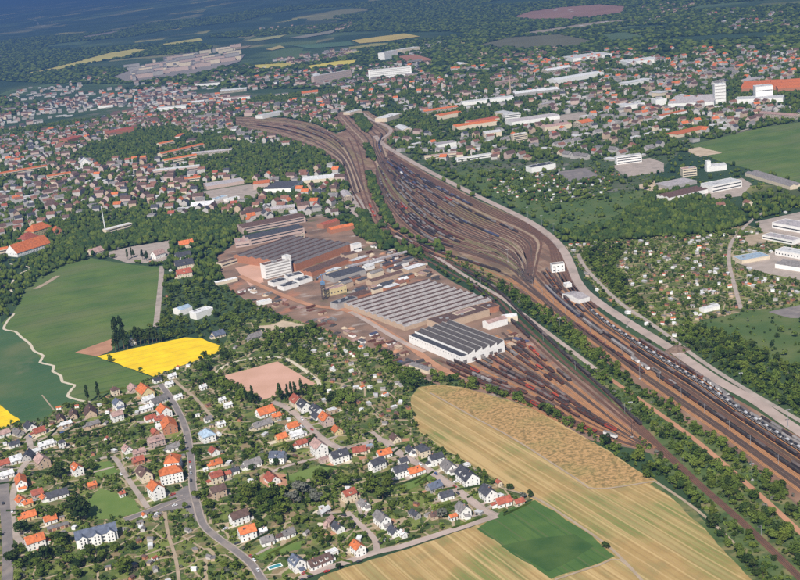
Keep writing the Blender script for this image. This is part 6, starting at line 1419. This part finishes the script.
def assemble(name, templates, x, y, s, m, label, z=None, kind='stuff', cat='trees', hs=None):
    n = len(x); tsel = rng.integers(0, len(templates), n); Vs = []; Fs = []; o = 0
    z = np.zeros(n) if z is None else z; hs = s if hs is None else hs
    for k, (tv, tf) in enumerate(templates):
        ix = np.where(tsel == k)[0]
        if not len(ix): continue
        a = rng.uniform(0, 2*np.pi, len(ix)); ca, sa = np.cos(a), np.sin(a)
        X = tv[None, :, 0]*ca[:, None]-tv[None, :, 1]*sa[:, None]; Y = tv[None, :, 0]*sa[:, None]+tv[None, :, 1]*ca[:, None]
        vv = np.stack([X*s[ix, None]+x[ix, None], Y*s[ix, None]+y[ix, None], tv[None, :, 2]*hs[ix, None]+z[ix, None]], 2).reshape(-1, 3)
        ff = (tf[None]+(np.arange(len(ix))*len(tv))[:, None, None]).reshape(-1, tf.shape[1])+o
        Vs.append(vv); Fs.append(ff); o += len(vv)
    vv = np.concatenate(Vs).astype(np.float32); ff = np.concatenate(Fs).astype(np.int32); k = ff.shape[1]
    me = bpy.data.meshes.new(name); me.vertices.add(len(vv)); me.vertices.foreach_set('co', vv.ravel()); me.loops.add(ff.size); me.loops.foreach_set('vertex_index', ff.ravel())
    me.polygons.add(len(ff)); me.polygons.foreach_set('loop_start', np.arange(0, ff.size, k, dtype=np.int32)); me.materials.append(M[m]); me.update(calc_edges=True)
    o_ = link(name, me)
    if kind: tag(o_, label, cat, kind=kind)
    print(name, n, 'items', len(ff), 'faces'); return o_
def template_mesh(name, tpl, m):
    me = bpy.data.meshes.new(name); me.from_pydata(tpl[0].tolist(), [], tpl[1].tolist()); me.materials.append(M[m]); me.update(); return me
# prototypes for single trees: 9 m high, crown radius about 3.6 m
def trunk_mesh(h, r, limbs=4, seed=0):
    rr = random.Random(seed); mb = MB(); mb.tube((0, 0, 0), (.1, .05, h*.5), r, r*.7, 'bark', 7); mb.tube((.1, .05, h*.5), (0, 0, h*.85), r*.7, r*.2, 'bark', 6)
    for i in range(limbs):
        a = i*6.28/limbs+rr.uniform(-.3, .3); z = h*rr.uniform(.3, .5); mb.tube((.05, .03, z), (math.cos(a)*h*.25, math.sin(a)*h*.25, z+h*.22), r*.45, r*.12, 'bark', 5)
    return mb.mesh('trunk')
TM = {}
for k, m in (('leaf', 'leaf'), ('light', 'leaf_light'), ('dark', 'leaf_dark'), ('grey', 'leaf_grey')): TM[k] = [template_mesh('crown', leaf_template(900, 3.9, 9.0, (6, 9, 12, 7)[i], .74, 10+i), m) for i in range(4)]
TRK = [trunk_mesh(9, .24, 4, i) for i in range(3)]
def tree(x, y, s, kind, label, group=None, hs=None):
    t = thing('tree', label, 'tree', float(x), float(y), random.uniform(0, 6.28), group); t.scale = (s, s, hs or s)
    link('crown', random.choice(TM[kind]), t); link('trunk', random.choice(TRK), t)
    return t
POPC = [template_mesh('crown', leaf_template(520, 1.7, 17, 16, .8, 30+i, conic=.25, z0=.8), 'leaf_dark') for i in range(3)]
CONC = [template_mesh('crown', leaf_template(420, 3.2, 13, 18, .8, 40+i, conic=.8, z0=.8), 'leaf_dark') for i in range(3)]
def poplar(px, py, top, label, name='poplar_tree', C_=None, grp=None, H0=17.):
    x, y = P(px, py); h = (py-top)/(pxpm(px, py)*.92); t = thing(name, label, 'tree', x, y, random.uniform(0, 6), grp); s = h/H0; t.scale = (max(s, .85), max(s, .85), s)
    link('crown', random.choice(C_ or POPC), t); link('trunk', random.choice(TRK), t); occ_foot(x, y, 4, 4, 0, 1, 3)
for px, py, top, lb in ((246.5,403,387.5,'left one of the poplar pair at the near side of the sports pitch'), (253.5,406,385,'taller right one of the poplar pair at the near side of the sports pitch'), (280.8,402,382,'thick dark poplar leftmost of the five at the pitch corner'), (288,400,382.5,'second poplar of the five at the pitch corner'), (292.3,399,381,'third poplar of the five at the pitch corner'),
    (296,398,380.5,'fourth poplar of the five at the pitch corner'), (302.2,397,377.5,'rightmost and tallest poplar at the pitch corner'), (258,403,395,'young low poplar beside the poplar pair'), (119,350,318,'tall dark poplar at the tip of the brown soil triangle'), (124.5,349,317,'tallest dark poplar beside the brown soil triangle'), (88.5,403,385,'dark poplar where the zigzag path ends'), (99,400,381,'dark spire tree right of the zigzag path end'), (132,258,248,'narrow dark poplar on the paved lot edge'), (128,260,250,'pair partner of the narrow poplar on the paved lot edge')): poplar(px, py, top, lb)
for i, (px, py, top) in enumerate(((137,346,326),(141,345,327),(145,344,328),(149,344,328),(153,343,327),(157,342,328),(116,352,334),(128,349,333),(162,342,330),(134,258,250),(143,260,250),(147,261,251))):
    poplar(px, py, top, ('dark conifer, %s from the left in the conifer row above the rape field' % nth([116,128,137,141,145,149,153,157,162].index(px)+1)) if py > 300 else 'dark conifer, %s from the left on the paved lot edge' % nth([134,143,147].index(px)+1), 'conifer', CONC, 'conifers above the rape field' if py > 300 else 'conifers at the paved lot', 13.)
for px, py, w_, kind, lb in ((606,549,8,'dark','round dark bush tree alone in the field at the corner of the green plot'), (22,534,15,'dark','round dark green tree at the bend of the left road'), (126,573,18,'leaf','bright green round tree in the lower allotments'), (81,519,22,'dark','very broad dark tree left of the lower lawn'), (276,465,7,'dark','dark round shrub in front of the dark blue roofed house'), (252,470,6,'dark','dark round bush against the wide grey-roofed house'),
    (303,497,17,'grey','pale grey willow in the middle of the gardens'), (316,502,14,'grey','smaller grey willow right of the first willow'), (294,505,14,'grey','grey-leaved tree below the willows'), (345,486,14,'light','light green broad tree above the red-brown house'), (320,482,14,'leaf','green round tree at the edge of the big lawn'), (372,493,16,'leaf','large green tree right of the red-brown house'), (388,487,15,'leaf','large green tree below the slate-roofed house'), (383,500,14,'light','light green tree above the large white gable house'),
    (268,505,18,'leaf','big green tree in the grove below the salmon-roofed house'), (250,498,16,'leaf','big green tree right of the garden row bottom'), (282,515,14,'leaf','green tree above the grey-pink cottage'), (277,522,11,'dark','dark tree between grove and cottage'), (198,500,10,'leaf','green tree inside the bend of the main street'), (208,508,12,'leaf','spreading tree above the curved grey street'), (236,570,11,'leaf','green tree left of the lower curved street'), (196,455,9,'leaf','tree right of the main street opposite the orange block'),
    (183,451,7,'leaf','small tree by the parked cars on the main street'), (344,400,13,'light','light green tree between pitch and plots'), (352,404,12,'light','yellowish round tree in the plots'), (510,490,8,'dark','dark bush behind the last red roof'), (523,498,7,'grey','greyish bush beside the last outbuilding'), (530,497,7,'dark','dark bush at the field corner beyond the last house'), (442,518,12,'grey','greyish broad tree left of the tall white house'),
    (680,478,9,'dark','dark round tree where the thin railway meets the stubble field'), (478,279,7,'leaf','tree by the conveyor end'), (60,478,14,'dark','dark tree above the left cluster'), (52,520,11,'leaf','tree between the orange roofs'), (93,470,10,'leaf','tree at the corner of the upper lawn'), (64,545,14,'dark','dark tree below the long apartment block'), (45,560,16,'dark','dark tree under the lone orange-roofed house'), (15,565,16,'dark','dark tree in the lower left corner')):
    x, y = P(px, py); s = w_/pxpm(px, py)/7.6; tree(x, y, s, kind, lb, None, s*.9); occ_foot(x, y, w_/pxpm(px, py)*.5, w_/pxpm(px, py)*.5, 0, 0, 0)
# scattered trees
LW = [leaf_template(230, 3.8, 8.5, 4+i, 1.08, 60+i) for i in range(7)]
MID = [ico_template(4, 4.2, 8.8, 80+i) for i in range(6)]
FARC = [ico_template(1, 11, 11, 90+i) for i in range(5)]
SHR = [leaf_template(26, 1.5, 2.3, 3, .95, 70+i, z0=.2) for i in range(6)]
x, y, px, py, c = scatter(0, 640, 1500)
s = (.35+.8*rng.beta(1.6, 2.0, len(x)))*np.where(c == 2, 1.1, 1.); s *= np.where(c == 5, .68, 1.); s *= np.where(c == 1, .82, 1.)
occt = lookup(OCC, px, py+2.5); s = np.where(occt, s*.6, s)
o_ = np.argsort(np.hypot(x, y)); nt_ = 0; ind = np.zeros(len(x), bool)
TC = [('leaf', 'mid-green'), ('light', 'light green'), ('light', 'light green'), ('dark', 'dark green')]
def tree_where(px, py, c):
    if c == 11: return 'on the rough verge between the thin railway and the main line'
    if c == 7 and px > 480: return 'in the hedge belts along the thin railway'
    if c == 2 and px > 410: return 'in the hedge belt between depot and stubble field'
    return garden_where(px, py)
for i in o_:
    if nt_ >= 225: break
    if not (0 < px[i] < 800 and py[i] < 582): continue
    k, kn_ = rh_.choice(TC); sz = 'large' if s[i] > .85 else 'small' if s[i] < .5 else 'medium'
    tt = tree(x[i], y[i], s[i], k, 'tree'); auto(tt, '%s %s tree' % (sz, kn_), px[i], py[i], 'leafy trees '+tree_where(px[i], py[i], c[i])); ind[i] = True; nt_ += 1
r_ = ~ind; q = rng.random(len(x))
for nm, m, lo, hi in (('woodland', 'leaf', 0, .5), ('light_woodland', 'leaf_light', .5, .76), ('dark_woodland', 'leaf_dark', .76, 1.1)):
    k = r_ & (q >= lo) & (q < hi); assemble(nm, LW, x[k], y[k], s[k], m, 'mass of %s trees filling hedges, gardens and small woods behind the nearest ones' % {'leaf': 'mid-green', 'leaf_light': 'light green', 'leaf_dark': 'dark green'}[m])
x, y, px, py, c = scatter(1, 640, 1500); s = rng.uniform(.5, 1.5, len(x)); q = rng.random(len(x))
for nm, m, lo, hi in (('garden_shrubs', 'leaf', 0, .5), ('light_garden_shrubs', 'leaf_light', .5, .8), ('dark_garden_shrubs', 'leaf_dark', .8, .95), ('grey_garden_shrubs', 'leaf_grey', .95, 1.1)):
    k = (q >= lo) & (q < hi); assemble(nm, SHR, x[k], y[k], s[k], m, 'countless %s shrubs and hedges in gardens and verges' % {'leaf': 'mid-green', 'leaf_light': 'light green', 'leaf_dark': 'dark green', 'leaf_grey': 'greyish'}[m], cat='shrubs')
x, y, px, py, c = scatter(0, 1500, 3600, .9)
s = rng.uniform(.6, 1.35, len(x))*np.where(c == 2, 1.25, 1.); q = rng.random(len(x)); q = np.where(c == 2, .45+q*.6, q)
for nm, m, lo, hi in (('distant_trees', 'leaf', 0, .6), ('light_distant_trees', 'leaf_light', .6, .72), ('dark_distant_trees', 'leaf_dark', .72, 1.1)):
    k = (q >= lo) & (q < hi); assemble(nm, MID, x[k], y[k], s[k], m, 'mass of %s trees between the town roofs and works' % {'leaf': 'mid-green', 'leaf_light': 'light green', 'leaf_dark': 'dark green'}[m], hs=s*.9)
x, y, px, py, c = scatter(1, 1500, 2600, .8); s = rng.uniform(.5, 1.3, len(x)); assemble('distant_shrubs', [ico_template(1, 1.9, 3.2, 120+i) for i in range(4)], x, y, s, 'leaf', 'countless shrubs among the far allotments and town gardens', cat='shrubs')
# far forest: uneven crowns massed in belts, left open over the far fields
for nm, pts, c_ in FAR: cls(pts, 0)
n = 92000; x, y = sample(3600, 9500, n); zz = hz(x, y); px, py = proj(x, y, zz); c = lookup(CLS, px, py)
fo = np.sin(x/410+1.4*np.sin(y/530))+np.sin(y/330+1.2*np.sin(x/470)+1)+.6*np.sin((x+y)/190)
ok = (c > 0) & ((fo > .25) | ((px > 390) & (py < 75) & (fo > -1.1)) | ((px < 390) & (py > 20) & (fo > -.05)) | (((c == 8) | (c == 4) | (c == 3) | (c == 9)) & (fo > -.9))) & (px > -70) & (px < 870) & ~lookup(OCC, px, py)
s = rng.uniform(.6, 1.25, n); q = rng.random(n)
for nm, m, a in (('distant_forest', 'leaf', q < .55), ('dark_distant_forest', 'leaf_dark', q >= .55)):
    k = ok & a; assemble(nm, FARC, x[k], y[k], s[k], m, '%s woods covering the far hills beyond the town' % ('mid-green' if m == 'leaf' else 'dark green'), z=zz[k]-1)

# ------------------------------------------------------------------ haze
mb = bmesh.new(); bmesh.ops.create_cube(mb, size=1); me = bpy.data.meshes.new('haze'); mb.to_mesh(me); mb.free()
hm = bpy.data.materials.new('haze'); hm.use_nodes = True; n_ = hm.node_tree.nodes; n_.clear(); ho = n_.new('ShaderNodeOutputMaterial'); hv = n_.new('ShaderNodeVolumePrincipled')
hv.inputs['Density'].default_value = HAZE_DENSITY; hv.inputs['Color'].default_value = (*HAZE_COLOR, 1); hv.inputs['Anisotropy'].default_value = 0.2
hm.node_tree.links.new(hv.outputs[0], ho.inputs['Volume']); me.materials.append(hm)
hz_o = link('haze', me, None, (0, 0, 210)); hz_o.scale = (190000, 190000, 430); tag(hz_o, 'thin blue summer haze over the valley', 'haze', kind='stuff')
finish_labels()
